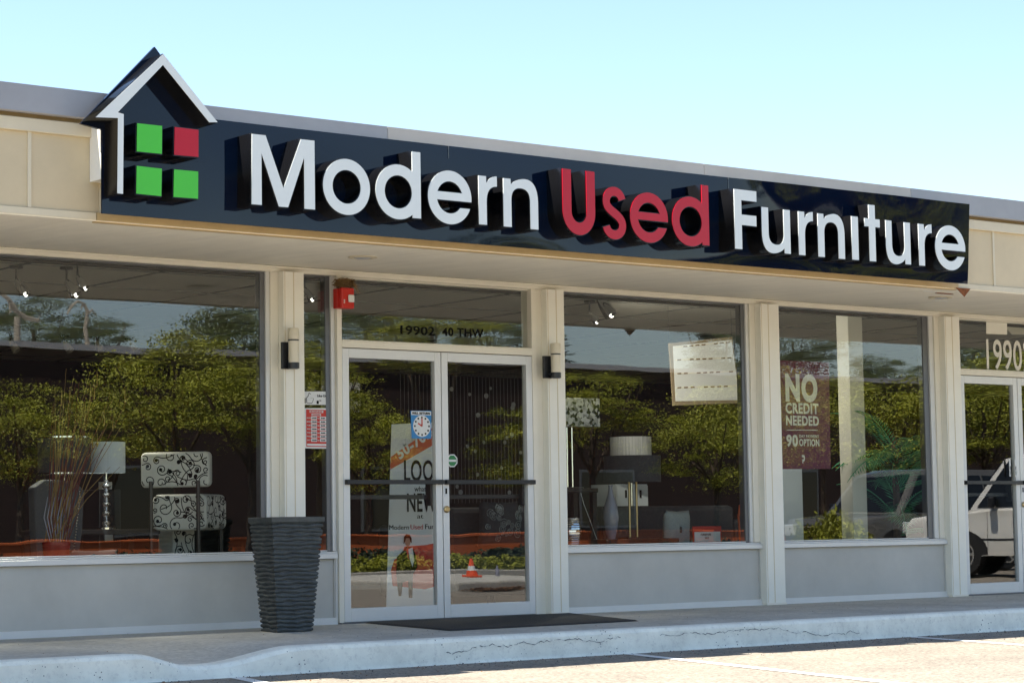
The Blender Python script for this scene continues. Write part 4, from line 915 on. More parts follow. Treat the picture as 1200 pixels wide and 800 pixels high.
# ------------------------------------------------------------------ damask side chair
Yd2 = 0.55
bt, bb = at(200, 529, 0.8).z, at(200, 570.5, 0.8).z
stz, sbz = at(225, 579, 1.0).z, at(225, 621, 1.0).z
cc = at(207, 600, 0.86); YAW = R_(-50)
ch = empty('side_chair', (cc.x, 0.86, 0), 'ivory side chair with black scroll pattern and dark legs in the first window', 'chair')
ch.rotation_euler = (0, 0, YAW); WORLD[ch] = Vector((0, 0, 0))
def scroll_face(mb, x0, x1, z0, z1, Y, n, seed):
    r = random.Random(seed); ws = 0.0038
    def rib(pts):
        for p_, q_ in zip(pts, pts[1:]):
            d = Vector((q_[0] - p_[0], q_[1] - p_[1])); l = d.length
            if l < 1e-5: continue
            if not (x0 < p_[0] < x1 and z0 < p_[1] < z1 and x0 < q_[0] < x1 and z0 < q_[1] < z1): continue
            nn = Vector((-d.y, d.x)) / l * ws; e_ = d / l * 0.0012
            mb.quad([(p_[0] - nn.x - e_.x, Y, p_[1] - nn.y - e_.y), (q_[0] - nn.x + e_.x, Y, q_[1] - nn.y + e_.y), (q_[0] + nn.x + e_.x, Y, q_[1] + nn.y + e_.y), (p_[0] + nn.x - e_.x, Y, p_[1] + nn.y - e_.y)], 1)
    cells = []
    for k in range(n * 30):
        q = r.uniform(0.020, 0.062); x, z = r.uniform(x0 + 0.01, x1 - 0.01), r.uniform(z0 + 0.01, z1 - 0.01)
        if all(math.hypot(x - a_, z - b_) > (q + c_) * 0.95 for a_, b_, c_ in cells): cells.append((x, z, q))
        if len(cells) >= n: break
    for i, (x, z, q) in enumerate(cells):
        s = r.choice((-1, 1)); a0 = r.uniform(0, 6.28); turns = r.uniform(1.0, 1.5)
        pts = [(x + q * (1 - 0.78 * t) * math.cos(a0 + s * t * turns * 6.283), z + q * (1 - 0.78 * t) * math.sin(a0 + s * t * turns * 6.283)) for t in (j / 30 for j in range(31))]
        # a tail that sweeps away from the scroll
        tx, tz_ = -math.sin(a0) * -s, math.cos(a0) * -s
        tail = [(pts[0][0] + tx * l + math.cos(a0) * 0.6 * l * l / 0.10, pts[0][1] + tz_ * l + math.sin(a0) * 0.6 * l * l / 0.10) for l in (j * 0.011 for j in range(11))]
        rib(tail[::-1] + pts)
        if r.random() < 0.45:
            e2 = pts[-1]; rr_ = 0.014
            if x0 + 0.012 < e2[0] < x1 - 0.012 and z0 + 0.012 < e2[1] < z1 - 0.012: mb.quad([(e2[0] + rr_ * math.cos(t), Y - 0.0004, e2[1] + rr_ * math.sin(t)) for t in (j * math.pi / 6 for j in range(12))], 1)
def padded(x0, x1, y0, y1, z0, z1, r_=0.025):
    mb = MB(); rings = []
    prof = lambda ins: [(x0 + ins + r_ - r_ * math.cos(a), z0 + ins + r_ - r_ * math.sin(a)) for a in (j * math.pi / 8 for j in range(5))] + [(x1 - ins - r_ + r_ * math.sin(a), z0 + ins + r_ - r_ * math.cos(a)) for a in (j * math.pi / 8 for j in range(5))] + \
        [(x1 - ins - r_ + r_ * math.cos(a), z1 - ins - r_ + r_ * math.sin(a)) for a in (j * math.pi / 8 for j in range(5))] + [(x0 + ins + r_ - r_ * math.sin(a), z1 - ins - r_ + r_ * math.cos(a)) for a in (j * math.pi / 8 for j in range(5))]
    for ins, y in ((0.018, y0), (0.006, y0 + 0.006), (0, y0 + 0.02), (0, y1 - 0.02), (0.006, y1 - 0.006), (0.018, y1)): rings.append([(x, y, z) for x, z in prof(ins)])
    mb.loft(rings); return mb
mb = padded(-0.285, 0.285, -0.045, 0.045, bb, bt, 0.04); scroll_face(mb, -0.273, 0.273, bb + 0.012, bt - 0.012, -0.0455, 24, 3); part(mb, 'backrest', ['ivory', 'ink'], ch)
mb = padded(-0.225, 0.225, 0.05, 0.55, sbz, stz, 0.055); scroll_face(mb, -0.213, 0.213, sbz + 0.012, stz - 0.012, 0.0495, 22, 8)
m2 = MB(); scroll_face(m2, 0.075, 0.53, sbz + 0.012, stz - 0.012, 0.0, 20, 12)
n_ = len(mb.v); mb.v += [Vector((0.2255 + abs(v.y), v.x, v.z)) for v in m2.v]; mb.f += [tuple(i + n_ for i in f) for f in m2.f]; mb.mi += m2.mi
part(mb, 'seat', ['ivory', 'ink'], ch)
for x in (-0.19, 0.20): part(MB().tube([(x, -0.06, 0.0), (x, -0.055, 0.5), (x, -0.062, bb + 0.05)], [0.014, 0.018, 0.016], 8), 'leg', 'darkwood', ch)
for x in (-0.19, 0.19): part(MB().tube([(x, 0.52, 0.0), (x, 0.50, sbz)], [0.013, 0.02], 8), 'leg', 'darkwood', ch)
# second scroll patterned piece below
a = at(213, 640, 0.9); mb = padded(at(203, 640, 1.25).x, at(229, 640, 1.25).x, 1.25, 1.6, 0.32, at(213, 619, 1.25).z + 0.02); scroll_face(mb, at(204, 640, 1.25).x, at(228, 640, 1.25).x, 0.4, at(213, 621, 1.25).z, 1.249, 9, 5)
for xa in (0.02, 0.14): mb.box(at(203, 640, 1.25).x + xa, at(203, 640, 1.25).x + xa + 0.03, 1.3, 1.33, 0, 0.33)
tag(mb.build('footstool', ['ivory', 'ink']), 'small ivory scroll patterned stool low behind the side chair', 'stool')

# ------------------------------------------------------------------ third window
Y3 = 0.9
tz = at(690, 572, Y3 + 0.5).z
table('tall_side_table', at(640, 572, 1.4).x, at(689, 572, 1.4).x, 1.25, 1.6, tz, 'tall dark side table under the mosaic lamp')
a = at(669, 480, 1.4); e_ = empty('table_lamp', (a.x, 1.4, tz), 'chrome lamp with boxy mosaic mirror shade at the left of the third window', 'table lamp')
hw = (at(695, 480, 1.4).x - at(651, 480, 1.4).x) / 2; xx = at(673, 480, 1.4).x
part(MB().box(xx - hw, xx + hw, 1.4 - 0.10, 1.4 + 0.16, at(670, 500, 1.4).z, at(670, 467, 1.4).z), 'lamp_shade', 'mosaic', e_, bevel=0.004)
mb = MB()
for dx in (-0.03, 0.03): mb.tube([(a.x - 0.01 + dx, 1.42, tz), (a.x - 0.01 + dx, 1.42, at(670, 500, 1.4).z + 0.02)], 0.009, 8)
mb.box(a.x - 0.11, a.x + 0.09, 1.34, 1.5, tz, tz + 0.012); part(mb, 'stem', 'chrome', e_)
# cord
pts = [at(679, 571, 1.3), at(684, 590, 1.28), at(691, 608, 1.26), at(697, 625, 1.24), at(705, 645, 1.22), at(708, 690, 1.2)]
tag(MB().tube(pts, 0.003, 6).build('power_cord', 'paper'), 'white cord hanging down from the tall side table', 'cord')
# low table carrying lamp, vases
Y4 = 1.1; tz4 = at(735, 631, Y4).z
table('low_table', at(690, 631, Y4).x, at(775, 631, Y4).x, Y4 - 0.25, Y4 + 0.25, tz4, 'low dark table under the black brass lamp in the third window')
a = at(741, 550, Y4); drum_lamp('table_lamp', (a.x, Y4), tz4, at(741, 565, Y4).z, at(741, 534, Y4).z, (at(770, 550, Y4).x - at(714, 550, Y4).x) / 2 * 0.9, 'fabricdark', 'black drum lamp on two brass rods in the third window', 'double')
Y5 = 2.6; a = at(739, 523, Y5); tz5 = at(735, 600, Y5).z
tb = table('far_table', at(700, 600, Y5).x, at(800, 600, Y5).x, Y5 - 0.25, Y5 + 0.25, 0.74, 'dark table deeper in the shop under the pleated lamp')
e_, _ = drum_lamp('table_lamp', (a.x, Y5), 0.74, at(739, 537, Y5).z, at(739, 512, Y5).z, (at(760, 523, Y5).x - at(718, 523, Y5).x) / 2 * 0.88, 'shadegrey', 'grey pleated lamp shade showing above the black drum lamp', 'plain')
a = at(718, 626, 1.0); mb = MB(); h = at(718, 568, 1.0).z - tz4
mb.lathe((a.x, 1.02, tz4), [(0.035, 0), (0.055, h * 0.15), (0.075, h * 0.4), (0.06, h * 0.62), (0.028, h * 0.82), (0.018, h * 0.95), (0.024, h)], 24); tag(mb.build('vase', 'vase', smooth=True), 'tall mauve grey bottle vase left of the brass rods', 'vase')
a = at(671, 640, 0.6); z_ = at(671, 607, 0.6).z; mb = MB(); prof = []
for k in range(16):
    t = k / 15; rr_ = 0.045 + 0.035 * math.sin(t * 2.6); z = 0.5 + (z_ - 0.5) * t; prof += [(rr_, z - 0.004), (rr_ + 0.007, z), (rr_, z + 0.004)]
mb.lathe((a.x, 0.6, 0), [(0.04, 0.42)] + prof, 24); tag(mb.build('ribbed_vase', 'chrome', smooth=False), 'small silver ribbed vase low at the left of the third window', 'vase')
tag(MB().box(a.x - 0.16, a.x + 0.16, 0.42, 0.78, 0, 0.418).build('display_block', 'darkwood', bevel=0.005), 'dark display block under the silver ribbed vase', 'block')
x0, x1 = at(722, 580, 3.0).x, at(758.5, 580, 3.0).x; cb = empty('white_cabinet', ((x0 + x1) / 2, 3.0, 0), 'white two door cabinet deep behind the black brass lamp', 'cabinet')
part(MB().box(x0, x1, 3.0, 3.4, 0, at(740, 567, 3.0).z), 'cabinet_body', 'cabinet', cb)
for s in (-1, 1):
    xm = (x0 + x1) / 2; d = part(MB().box(min(xm + s * 0.004, xm + s * (x1 - x0) / 2 * 0.98), max(xm + s * 0.004, xm + s * (x1 - x0) / 2 * 0.98), 2.985, 2.999, 0.55, at(740, 568.5, 3.0).z), 'door', 'cabinet', cb)
    MB().box(xm + s * 0.10 - 0.006, xm + s * 0.10 + 0.006, 2.965, 2.984, at(740, 583, 3.0).z, at(740, 574, 3.0).z).build('handle', 'ink', d)
a = at(767, 635, 1.3); pillow('cushion', a.x, 1.0, at(767, 637, 1.0).z - 0.05, 0.36, 0.36, 0.13, 'fabriclight', 0.05, 'pale grey cushion standing right of the brass rods', yaw=0.15)
a = at(730, 635, 1.45); pillow('cushion', a.x, 1.5, 0.52, 0.42, 0.40, 0.13, 'fabricgrey', 0.05, 'darker grey cushion behind the brass rods')
sofa(at(705, 620, 1.75).x, at(862, 620, 1.75).x, 1.75, at(800, 592, 1.75).z, 'long black sofa across the third window')
# small framed card
Y6 = 0.45; c = pxs([(812, 613), (845, 616), (845.5, 634.5), (812.5, 637)], Y6); cdn = empty('framed_card', (c[3][0], Y6, c[3][1]), 'small white card in an orange frame at the sill of the third window', 'card')
flat('card_frame', [(c[3][0], c[3][1]), (c[2][0], c[3][1]), (c[2][0], c[1][1]), (c[3][0], c[1][1])], 'redprint', cdn, Y6, 0.01)
flat('card_sheet', [(c[3][0] + 0.015, c[3][1] + 0.02), (c[2][0] - 0.015, c[3][1] + 0.02), (c[2][0] - 0.015, c[1][1] - 0.05), (c[3][0] + 0.015, c[1][1] - 0.05)], 'paper', cdn, Y6 - 0.003, 0.002)
text('lettering', 'FURNITURE', 0.018, 'ink', cdn, (c[3][0] + 0.09, Y6 - 0.005, c[3][1] + 0.075)); text('lettering', 'SALE', 0.018, 'ink', cdn, (c[3][0] + 0.14, Y6 - 0.005, c[3][1] + 0.045))
tag(MB().box(c[3][0] - 0.1, c[2][0] + 0.1, Y6 - 0.08, Y6 + 0.12, 0, c[3][1] - 0.001).build('display_block', 'darkwood', bevel=0.005), 'dark display block under the framed card', 'block')
# orange loop chair back
pts = [at(867, 630, 1.2), at(865.5, 605, 1.2), at(867, 592, 1.2), at(871, 586, 1.2), at(876, 592, 1.2), at(878, 630, 1.2)]
tag(MB().tube([Vector((pts[0].x, 1.2, 0.0))] + pts + [Vector((pts[-1].x, 1.2, 0.0))], 0.011, 8).build('orange_chair_frame', 'orangeprint', smooth=True), 'thin orange loop frame at the right edge of the third window', 'chair')
# hanging white board
Yh = 1.75
c = pxs([(784.5, 402), (858, 394.5), (868, 472), (789.5, 475)], Yh); hb = empty('hanging_board', (c[3][0], Yh, c[3][1]), 'white board with four printed rows in a tan frame hanging inside the third window', 'board')
flat('board_frame', [c[3], c[2], c[1], c[0]], 'boardframe', hb, Yh, 0.02)
c2 = pxs([(788.5, 405.5), (857, 398), (866.5, 468.5), (791.5, 470)], Yh); flat('board_sheet', [c2[3], c2[2], c2[1], c2[0]], 'paper', hb, Yh - 0.004, 0.003)
for k, (ya, yb) in enumerate(((404.5, 398.5), (419.5, 417), (435.5, 433), (452, 450))):
    q_ = pxs([(791, ya + 1.5), (857 + k * 2.0, yb + 1.0), (857 + k * 2.0, yb + 2.6), (791, ya + 3.0)], Yh); f = flat('printed_row', [q_[3], q_[2], q_[1], q_[0]], 'jamb', hb, Yh - 0.006, 0.001)
    for j in range(9):
        t = (j + 0.3) / 9; x_ = 791 + (64 + 2 * k) * t; y_ = ya + (yb - ya) * t + 1.6
        if (j * 7 + k * 3) % 5: q_ = pxs([(x_, y_), (x_ + 4.5, y_ - 0.3), (x_ + 4.5, y_ + 1.2), (x_, y_ + 1.4)], Yh); flat('row_mark', [q_[3], q_[2], q_[1], q_[0]], 'straw', hb, Yh - 0.008, 0.001)
mb = MB()
for i in (0, 1): mb.tube([(c[i][0], Yh + 0.01, c[i][1]), (c[i][0], Yh + 0.01, 2.895)], 0.0015, 5)
part(mb, 'cord', 'black', hb)

# ------------------------------------------------------------------ palm in the fourth window
def palm(cx, cy, z0, lab):
    e_ = empty('palm_plant', (cx, cy, 0), lab, 'plant')
    part(MB().lathe((cx, cy, 0), [(0.14, 0), (0.19, 0.34), (0.2, 0.36), (0.17, 0.36), (0.165, 0.33)], 24), 'pot', 'redpot', e_, smooth=True)
    part(MB().tube([(cx, cy, 0.3), (cx + 0.02, cy, 0.8), (cx, cy, z0)], [0.05, 0.04, 0.03], 8), 'trunk', 'trunk', e_)
    mb = MB(); r = random.Random(21)
    for k in range(24):
        a = k * 2.4; L_ = r.uniform(0.8, 1.3); up = r.uniform(0.15, 1.1); zz = r.uniform(0.55, z0)
        st_ = Vector((cx, cy, zz)); pts = []
        for j in range(13):
            t = j / 12; rr_ = L_ * t * math.cos(up * 0.6); pts.append(st_ + Vector((math.cos(a) * rr_ * 0.75, math.sin(a) * rr_ * 0.5, L_ * (t * math.sin(up) - 0.45 * t * t))))
        mb.tube(pts, [0.006] * 12 + [0.002], 4)
        for j in range(1, 13):
            for q in range(2):
                d = (pts[j] - pts[j - 1]).normalized(); b = pts[j - 1].lerp(pts[j], q / 2)
                for s in (-1, 1):
                    n_ = d.cross(Vector((0, 0, 1))).normalized() * s; l = 0.24 * math.sin(math.pi * min(1, 0.15 + j / 14)) 
                    tip = b + n_ * l * 0.75 + d * l * 0.65 + Vector((0, 0, -0.05 * l / 0.2)); w_ = d * 0.008
                    mb.quad([b - w_, b.lerp(tip, 0.5) - w_ * 1.2, tip, b.lerp(tip, 0.5) + w_ * 1.2])
    part(mb, 'fronds', 'palm', e_)
a = at(1052, 520, 0.9); palm(a.x, 0.95, 1.6, 'green palm plant with arching fronds behind the right half of the fourth window')

# ------------------------------------------------------------------ track lights on the shop ceiling
def track_light(p, lab, s=1.0, m_='chrome', aim=None, pw=30):
    e_ = empty('track_light', p, lab, 'spotlight', 'spotlights on the shop ceiling')
    part(MB().tube([p + Vector((0, 0, 0)), Vector((p.x, p.y, 2.893))], 0.008, 6), 'stem', 'black', e_)
    d = Vector((0.05, -0.07, -0.12)) * s
    part(MB().tube([p, p + d * 0.45, p + d], [0.022 * s, 0.04 * s, 0.05 * s], 14), 'head', m_, e_, smooth=True)
    part(MB().lathe((p.x, p.y, 2.875), [(0.055, 0.018), (0.055, 0.0)], 14), 'ceiling_plate', 'black', e_)
    if aim is not None:                            # the bulbs that are lit in the photograph
        b_ = p + d * 1.02; part(MB().lathe((b_.x, b_.y, b_.z - 0.004), [(0.015 * s, 0), (0.011 * s, -0.010), (0.003, -0.014)], 12), 'bulb', 'bulb', e_, smooth=True)
        l_ = bpy.data.lights.new('spot', 'SPOT'); l_.energy = pw; l_.spot_size = R_(62); l_.spot_blend = 0.6; l_.shadow_soft_size = 0.04; l_.color = (1, 0.93, 0.80)
        lo = bpy.data.objects.new('spot_lamp', l_); C.objects.link(lo); lo.parent = e_; lo.location = d * 1.25; lo.rotation_euler = (Vector(aim) - (p + d * 1.25)).to_track_quat('-Z', 'Y').to_euler()
def onceil(px_, py_, drop=0.12):
    d = at(px_, py_, 1) - CAM; t = (2.9 - drop - CAM.z) / d.z; return CAM + d * t
AIM = (((7.2, 0.6, 0.8), 25), ((8.2, 0.7, 0.8), 55), ((7.8, 1.3, 1.0), 40), ((15.5, 1.75, 2.3), 75), ((13.0, 1.1, 0.8), 28), ((10.9, 0.6, 1.0), 10))
for k, (px_, py_, lab, s) in enumerate(((19, 328, 'silver spotlight nearest the left edge of the picture', 1.0), (78, 329, 'silver spotlight second from the left behind the first window', 1.0), (91, 324, 'small spotlight just right of the second one behind the first window', .8),
      (702, 350, 'large silver spotlight at the top left of the third window', 1.3), (691, 366, 'small silver spotlight under the large one in the third window', .8), (357, 338, 'small bright spotlight behind the narrow side window', .8))):
    track_light(onceil(px_, py_), lab, s, aim=AIM[k][0], pw=AIM[k][1])
for k, (px_, lab) in enumerate(((12, 'first of four pale spotlights hanging deep in the shop'), (75, 'second of four pale spotlights hanging deep in the shop'), (112, 'third of four pale spotlights hanging deep in the shop'), (152, 'fourth of four pale spotlights hanging deep in the shop'))):
    track_light(at(px_, 400, 7.5), lab, 0.9, 'plaster')

# ================================================================== what the glass reflects (real, behind the camera)
def leaf_mesh(name, seed, rx, ry, rz, nclump, nleaf, size, material, droop=0.0, zc=0.0, shell=0.5, flatk=0.38):
    r = random.Random(seed); v = []; f = []
    for k in range(nclump):
        while True:
            p_ = Vector((r.uniform(-1, 1), r.uniform(-1, 1), r.uniform(-1, 1))); l = p_.length
            if shell < l < 1 and r.random() < 1.0: break
        c_ = Vector((p_.x * rx, p_.y * ry, p_.z * rz + zc)); cr = r.uniform(0.14, 0.38) * min(rx, rz)
        for j in range(nleaf):
            q = Vector((r.gauss(0, 1.25), r.gauss(0, 1.25), r.gauss(0, flatk))) * cr * 0.6; q.z -= droop * abs(q.x + q.y) 
            b = c_ + q; u = Vector((r.uniform(-1, 1), r.uniform(-1, 1), r.uniform(-0.5, 0.5))).normalized(); w_ = u.cross(Vector((r.uniform(-1, 1), r.uniform(-1, 1), r.uniform(0.2, 1)))).normalized()
            s = size * r.uniform(0.6, 1.3); n = len(v)
            v += [b - u * s, b + w_ * s * 0.55, b + u * s, b - w_ * s * 0.55]; f.append((n, n + 1, n + 2, n + 3))
    me = bpy.data.meshes.new(name); me.from_pydata(v, [], f); me.materials.append(M[material]); me.update(); return me
def mk(name, me, parent, loc=(0, 0, 0), sc=(1, 1, 1), rz=0):
    o = bpy.data.objects.new(name, me); C.objects.link(o); o.parent = parent; o.location = loc; o.scale = sc; o.rotation_euler = (0, 0, rz); return o
crowns = [leaf_mesh('crown_mesh', s, 0.88, 0.88, 0.72, 46, 430, 0.0165, 'leafy', 0.12, 0.0, 0.25) for s in (1, 2, 3)]
crownsm = [leaf_mesh('crown_mesh', s, 0.75, 0.75, 0.75, 60, 300, 0.019, 'leafmid', 0.1, 0.0, 0.25) for s in (4, 5)]
def tree(px_, py_, Yv, rad, crown, lab, zr=1.0, cat='tree', group=None, k=0):
    c_ = vat(px_, py_, Yv); e_ = empty('deciduous_tree', (c_.x, c_.y, LOT), lab, cat, group)
    mk('crown', crown, e_, (0, 0, c_.z - LOT), (rad * (1.05 + 0.25 * math.sin(k * 2.1)), rad * 1.1, rad * zr * (1.0 + 0.22 * math.sin(k * 3.7 + 1))), k * 1.3)
    mb = MB(); r = random.Random(int(px_)); h = c_.z
    mb.tube([(c_.x, c_.y, LOT - 0.05), (c_.x + 0.05, c_.y, h * 0.45), (c_.x, c_.y, h)], [0.11, 0.08, 0.05], 8)
    for j in range(6):
        a = j * 1.05; mb.tube([(c_.x, c_.y, h * 0.5 + 0.1 * j), (c_.x + math.cos(a) * rad * 0.4, c_.y + math.sin(a) * rad * 0.4, h * 0.85), (c_.x + math.cos(a) * rad * 0.75, c_.y + math.sin(a) * rad * 0.75, h + rad * 0.3)], [0.05, 0.03, 0.012], 5)
    part(mb, 'trunk', 'trunk', e_)
    return e_
G1 = 'yellow green trees across the parking lot'
rows_ = [(22, 500, 32, 1.5, 'broad yellow green tree mirrored behind the reeds'), (128, 492, 34, 1.6, 'yellow green tree mirrored above the white drum lamp'), (205, 462, 30, 2.0, 'dense yellow green tree mirrored above the ivory chair'),
         (292, 468, 27, 1.7, 'yellow green tree mirrored at the right edge of the first window'), (372, 450, 33, 1.7, 'yellow green tree mirrored in the narrow side window'), (428, 520, 31, 1.6, 'yellow green tree mirrored in the left door'),
         (505, 392, 33, 1.9, 'tall yellow green tree mirrored in the transom of the main doors'), (603, 520, 32, 1.3, 'yellow green tree mirrored at the right edge of the right door'), (692, 480, 30, 1.9, 'rounded yellow green tree mirrored behind the mosaic lamp'),
         (838, 520, 28, 1.7, 'fine leaved yellow green tree mirrored below the white board'), (900, 485, 32, 2.0, 'yellow green tree mirrored behind the plum poster'), (962, 480, 36, 2.1, 'yellow green tree mirrored left of the white column'),
         (1060, 500, 30, 2.1, 'yellow green tree mirrored behind the palm'), (1150, 480, 27, 2.6, 'large yellow green tree mirrored in the right hand entrance'), (1215, 470, 30, 2.6, 'yellow green tree mirrored at the right edge of the picture')]
for k, (a_, b_, c_, d_, l_) in enumerate(rows_): tree(a_, b_, c_, d_, crowns[k % 3], l_, 0.95, group=G1, k=k)
G2 = 'taller trees behind the brick building'
for k, (a_, b_, c_, d_, l_) in enumerate(((285, 405, 60, 2.6, 'dark leafy tree rising behind the brick building at the first window'), (240, 425, 62, 1.5, 'small dark tree beside the dark leafy tree at the first window'), (352, 395, 58, 2.2, 'mid green tree top mirrored in the narrow side window'), (430, 385, 60, 2.8, 'mid green tree mirrored at the left end of the transom'),
     (575, 400, 60, 2.0, 'mid green tree mirrored above the characters 40 THW'), (850, 400, 62, 2.6, 'mid green tree mirrored behind the white board'), (930, 400, 62, 2.8, 'mid green tree mirrored above the plum poster'), (1030, 445, 60, 1.6, 'small mid green tree mirrored right of the white column'), (1080, 450, 58, 1.4, 'low mid green tree mirrored at the right end of the fourth window'), (1160, 430, 55, 3.4, 'dense mid green tree mirrored under the cream number'), (40, 385, 60, 1.6, 'scrubby crown under the bleached branches at the left edge'), (115, 395, 60, 1.5, 'scrubby crown under the second bleached branch'))):
    tree(a_, b_, c_, d_, crownsm[k % 2], l_, 0.95, group=G2, k=k)
# conifers with level boughs
def conifer(px_, pyt, Yv, spread, lab):
    top = vat(px_, pyt, Yv); e_ = empty('conifer', (top.x, top.y, LOT), lab, 'tree', 'conifers behind the brick building')
    part(MB().tube([(top.x, top.y, LOT - 0.05), (top.x, top.y, top.z)], [0.22, 0.03], 8), 'trunk', 'trunk', e_)
    r = random.Random(int(px_)); mb = MB(); z = top.z
    while z > 2.5:
        t = (top.z - z) / (top.z - 2.5); L_ = spread * (0.25 + 0.75 * t)
        for j in range(6):
            a = r.uniform(0, 6.28); l = L_ * r.uniform(0.6, 1.1); d = Vector((math.cos(a), math.sin(a), 0))
            for q in range(26):
                s = r.uniform(0.1, 1) * l; b = Vector((top.x, top.y, z)) + d * s + Vector((r.gauss(0, 0.10), r.gauss(0, 0.10), -0.10 * s + r.gauss(0, 0.05)))
                u = d * r.uniform(0.10, 0.2) + Vector((r.uniform(-.12, .12), r.uniform(-.12, .12), r.uniform(-.06, .06))); w_ = u.cross(Vector((r.uniform(-.5, .5), r.uniform(-.5, .5), 1))).normalized() * 0.05
                mb.quad([b - u, b - w_, b + u, b + w_])
        z -= 0.33
    part(mb, 'foliage', 'leafdark', e_)
conifer(648, 385, 58, 2.4, 'dark conifer with level boughs mirrored left in the third window'); conifer(826, 385, 60, 1.5, 'dark conifer mirrored left of the white board'); conifer(262, 372, 62, 1.3, 'slim dark conifer mirrored near the right of the first window'); conifer(318, 380, 56, 2.0, 'dark conifer mirrored behind the first post')
# bleached dead branches
def dead(px_, Yv, pts, lab):
    o = vat(px_, 400, Yv); mb = MB()
    for pl_, ra in pts:
        P_ = [vat(a_, b_, Yv) for a_, b_ in pl_]; mb.tube(P_, [ra * (1 - 0.6 * j / (len(P_) - 1)) for j in range(len(P_))], 7)
    mb.tube([(o.x, o.y, LOT), (o.x, o.y, vat(pts[0][0][0][0], pts[0][0][0][1], Yv).z)], 0.12, 8)
    tag(mb.build('dead_tree', 'deadwood', smooth=True), lab, 'tree', 'bleached dead trees')
dead(103, 57, [([(103, 400), (100, 385), (102, 368), (97, 357), (90, 353), (84, 360), (78, 370)], 0.09), ([(102, 372), (108, 366), (112, 372)], 0.05), ([(90, 353), (80, 362)], 0.05), ([(97, 357), (94, 366)], 0.05)], 'bleached hooked branch mirrored left of centre in the first window')
dead(20, 57, [([(30, 372), (18, 362), (8, 350), (0, 345), (-12, 350)], 0.10), ([(30, 372), (45, 376), (48, 366)], 0.10), ([(10, 352), (12, 364), (4, 372)], 0.06)], 'bleached branch mirrored at the far left of the first window')
# brick building opposite
BY = MIR - 48
bb_ = empty('brick_building', (50, BY, LOT), 'long dark brick building with pale roof edge mirrored across the parking lot', 'building')
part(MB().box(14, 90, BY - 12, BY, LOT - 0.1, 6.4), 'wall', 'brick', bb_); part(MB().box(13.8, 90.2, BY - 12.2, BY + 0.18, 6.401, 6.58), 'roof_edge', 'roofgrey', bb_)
for k in range(6):
    x = 24 + k * 9.5; w_ = part(MB().box(x, x + 2.6, BY + 0.002, BY + 0.05, 0.7, 2.9), 'window', 'alu_dark', bb_); MB().box(x + 0.1, x + 2.5, BY + 0.052, BY + 0.06, 0.8, 2.8).build('pane', 'carglass', w_)
part(MB().box(39, 43, BY + 0.005, BY + 0.05, 4.7, 5.7), 'pale_panel', 'jamb', bb_)
# low terracotta wall, hedge, shrubs, island
tw = MB(); tw.box(10, 90, MIR - 30.3, MIR - 30, LOT - 0.1, 0.58); tw.box(9.95, 90.05, MIR - 30.33, MIR - 29.97, 0.58, 0.63)
tag(tw.build('low_wall', 'terracotta', bevel=0.01), 'long low terracotta coloured wall mirrored low in the doors and windows', 'wall')
hm = leaf_mesh('hedge_mesh', 31, 3.0, 0.45, 0.34, 260, 60, 0.05, 'hedge', 0, 0, 0.0, 0.8)
hl = ('dark clipped hedge mirrored below the reeds', 'dark clipped hedge mirrored below the ivory chair', 'dark clipped hedge mirrored in the left door', 'dark clipped hedge mirrored in the right door', 'dark clipped hedge mirrored in the third window', 'dark clipped hedge mirrored behind the framed card', 'dark clipped hedge mirrored behind the dark grey SUV')
for k, l_ in enumerate(hl):
    o = bpy.data.objects.new('hedge', hm); C.objects.link(o); o.location = (17.5 + 5.0 * k, MIR - 25.0, 0.02); o.rotation_euler = (0, 0, 0.02 * k); tag(o, l_, 'hedge', 'dark hedges along the far kerb')
sm_ = leaf_mesh('shrub_mesh', 33, 0.75, 0.55, 0.26, 70, 110, 0.028, 'leafy', 0, 0, 0.0, 0.8)
for k in range(16):
    x = 15.0 + k * 1.45
    o = bpy.data.objects.new('low_shrub', sm_); C.objects.link(o); o.location = (x, MIR - 22.6 + 0.2 * math.sin(k * 2.1), 0.0); o.rotation_euler = (0, 0, k); o.scale = (1, 1, 0.9 + 0.2 * math.sin(k)); tag(o, 'low yellow green shrub in the row in front of the dark hedges', 'shrub', 'row of low yellow green shrubs')
mb = MB(); mb.box(9, 60, MIR - 21.6, MIR - 21.35, LOT - 0.05, -0.05); mb.build('far_kerb', 'walk', kind='structure', bevel=0.02)
mb = MB(); mb.box(9, 60, MIR - 31, MIR - 21.6, LOT - 0.05, -0.08); mb.build('planting_bed', 'soil', kind='structure')
a = vat(520, 690, 13.5).x; b = vat(700, 690, 13.5).x
mb = MB(); mb.box(a, b, MIR - 19.0, MIR - 13.2, LOT - 0.05, -0.055); mb.build('traffic_island', 'walk', kind='structure', bevel=0.03)
mb = MB(); r = random.Random(8)
for k in range(220):
    p_ = vat(r.gauss(580, 16), 686, r.gauss(13.1, 0.18)); z = LOT + r.uniform(0.004, 0.05); s = r.uniform(0.03, 0.06); a_ = r.uniform(0, 6.28)
    y = min(-0.0, p_.y); y = max(y, MIR - 13.15)
    mb.quad([(p_.x + s * math.cos(a_), y + s * math.sin(a_), z), (p_.x - s * math.sin(a_), y + s * math.cos(a_), z + 0.02), (p_.x - s * math.cos(a_), y - s * math.sin(a_), z), (p_.x + s * math.sin(a_), y - s * math.cos(a_), z + 0.015)])
tag(mb.build('dry_leaves', 'leaflitter', kind='stuff'), 'drift of dry brown leaves against the traffic island', 'leaves', kind='stuff')
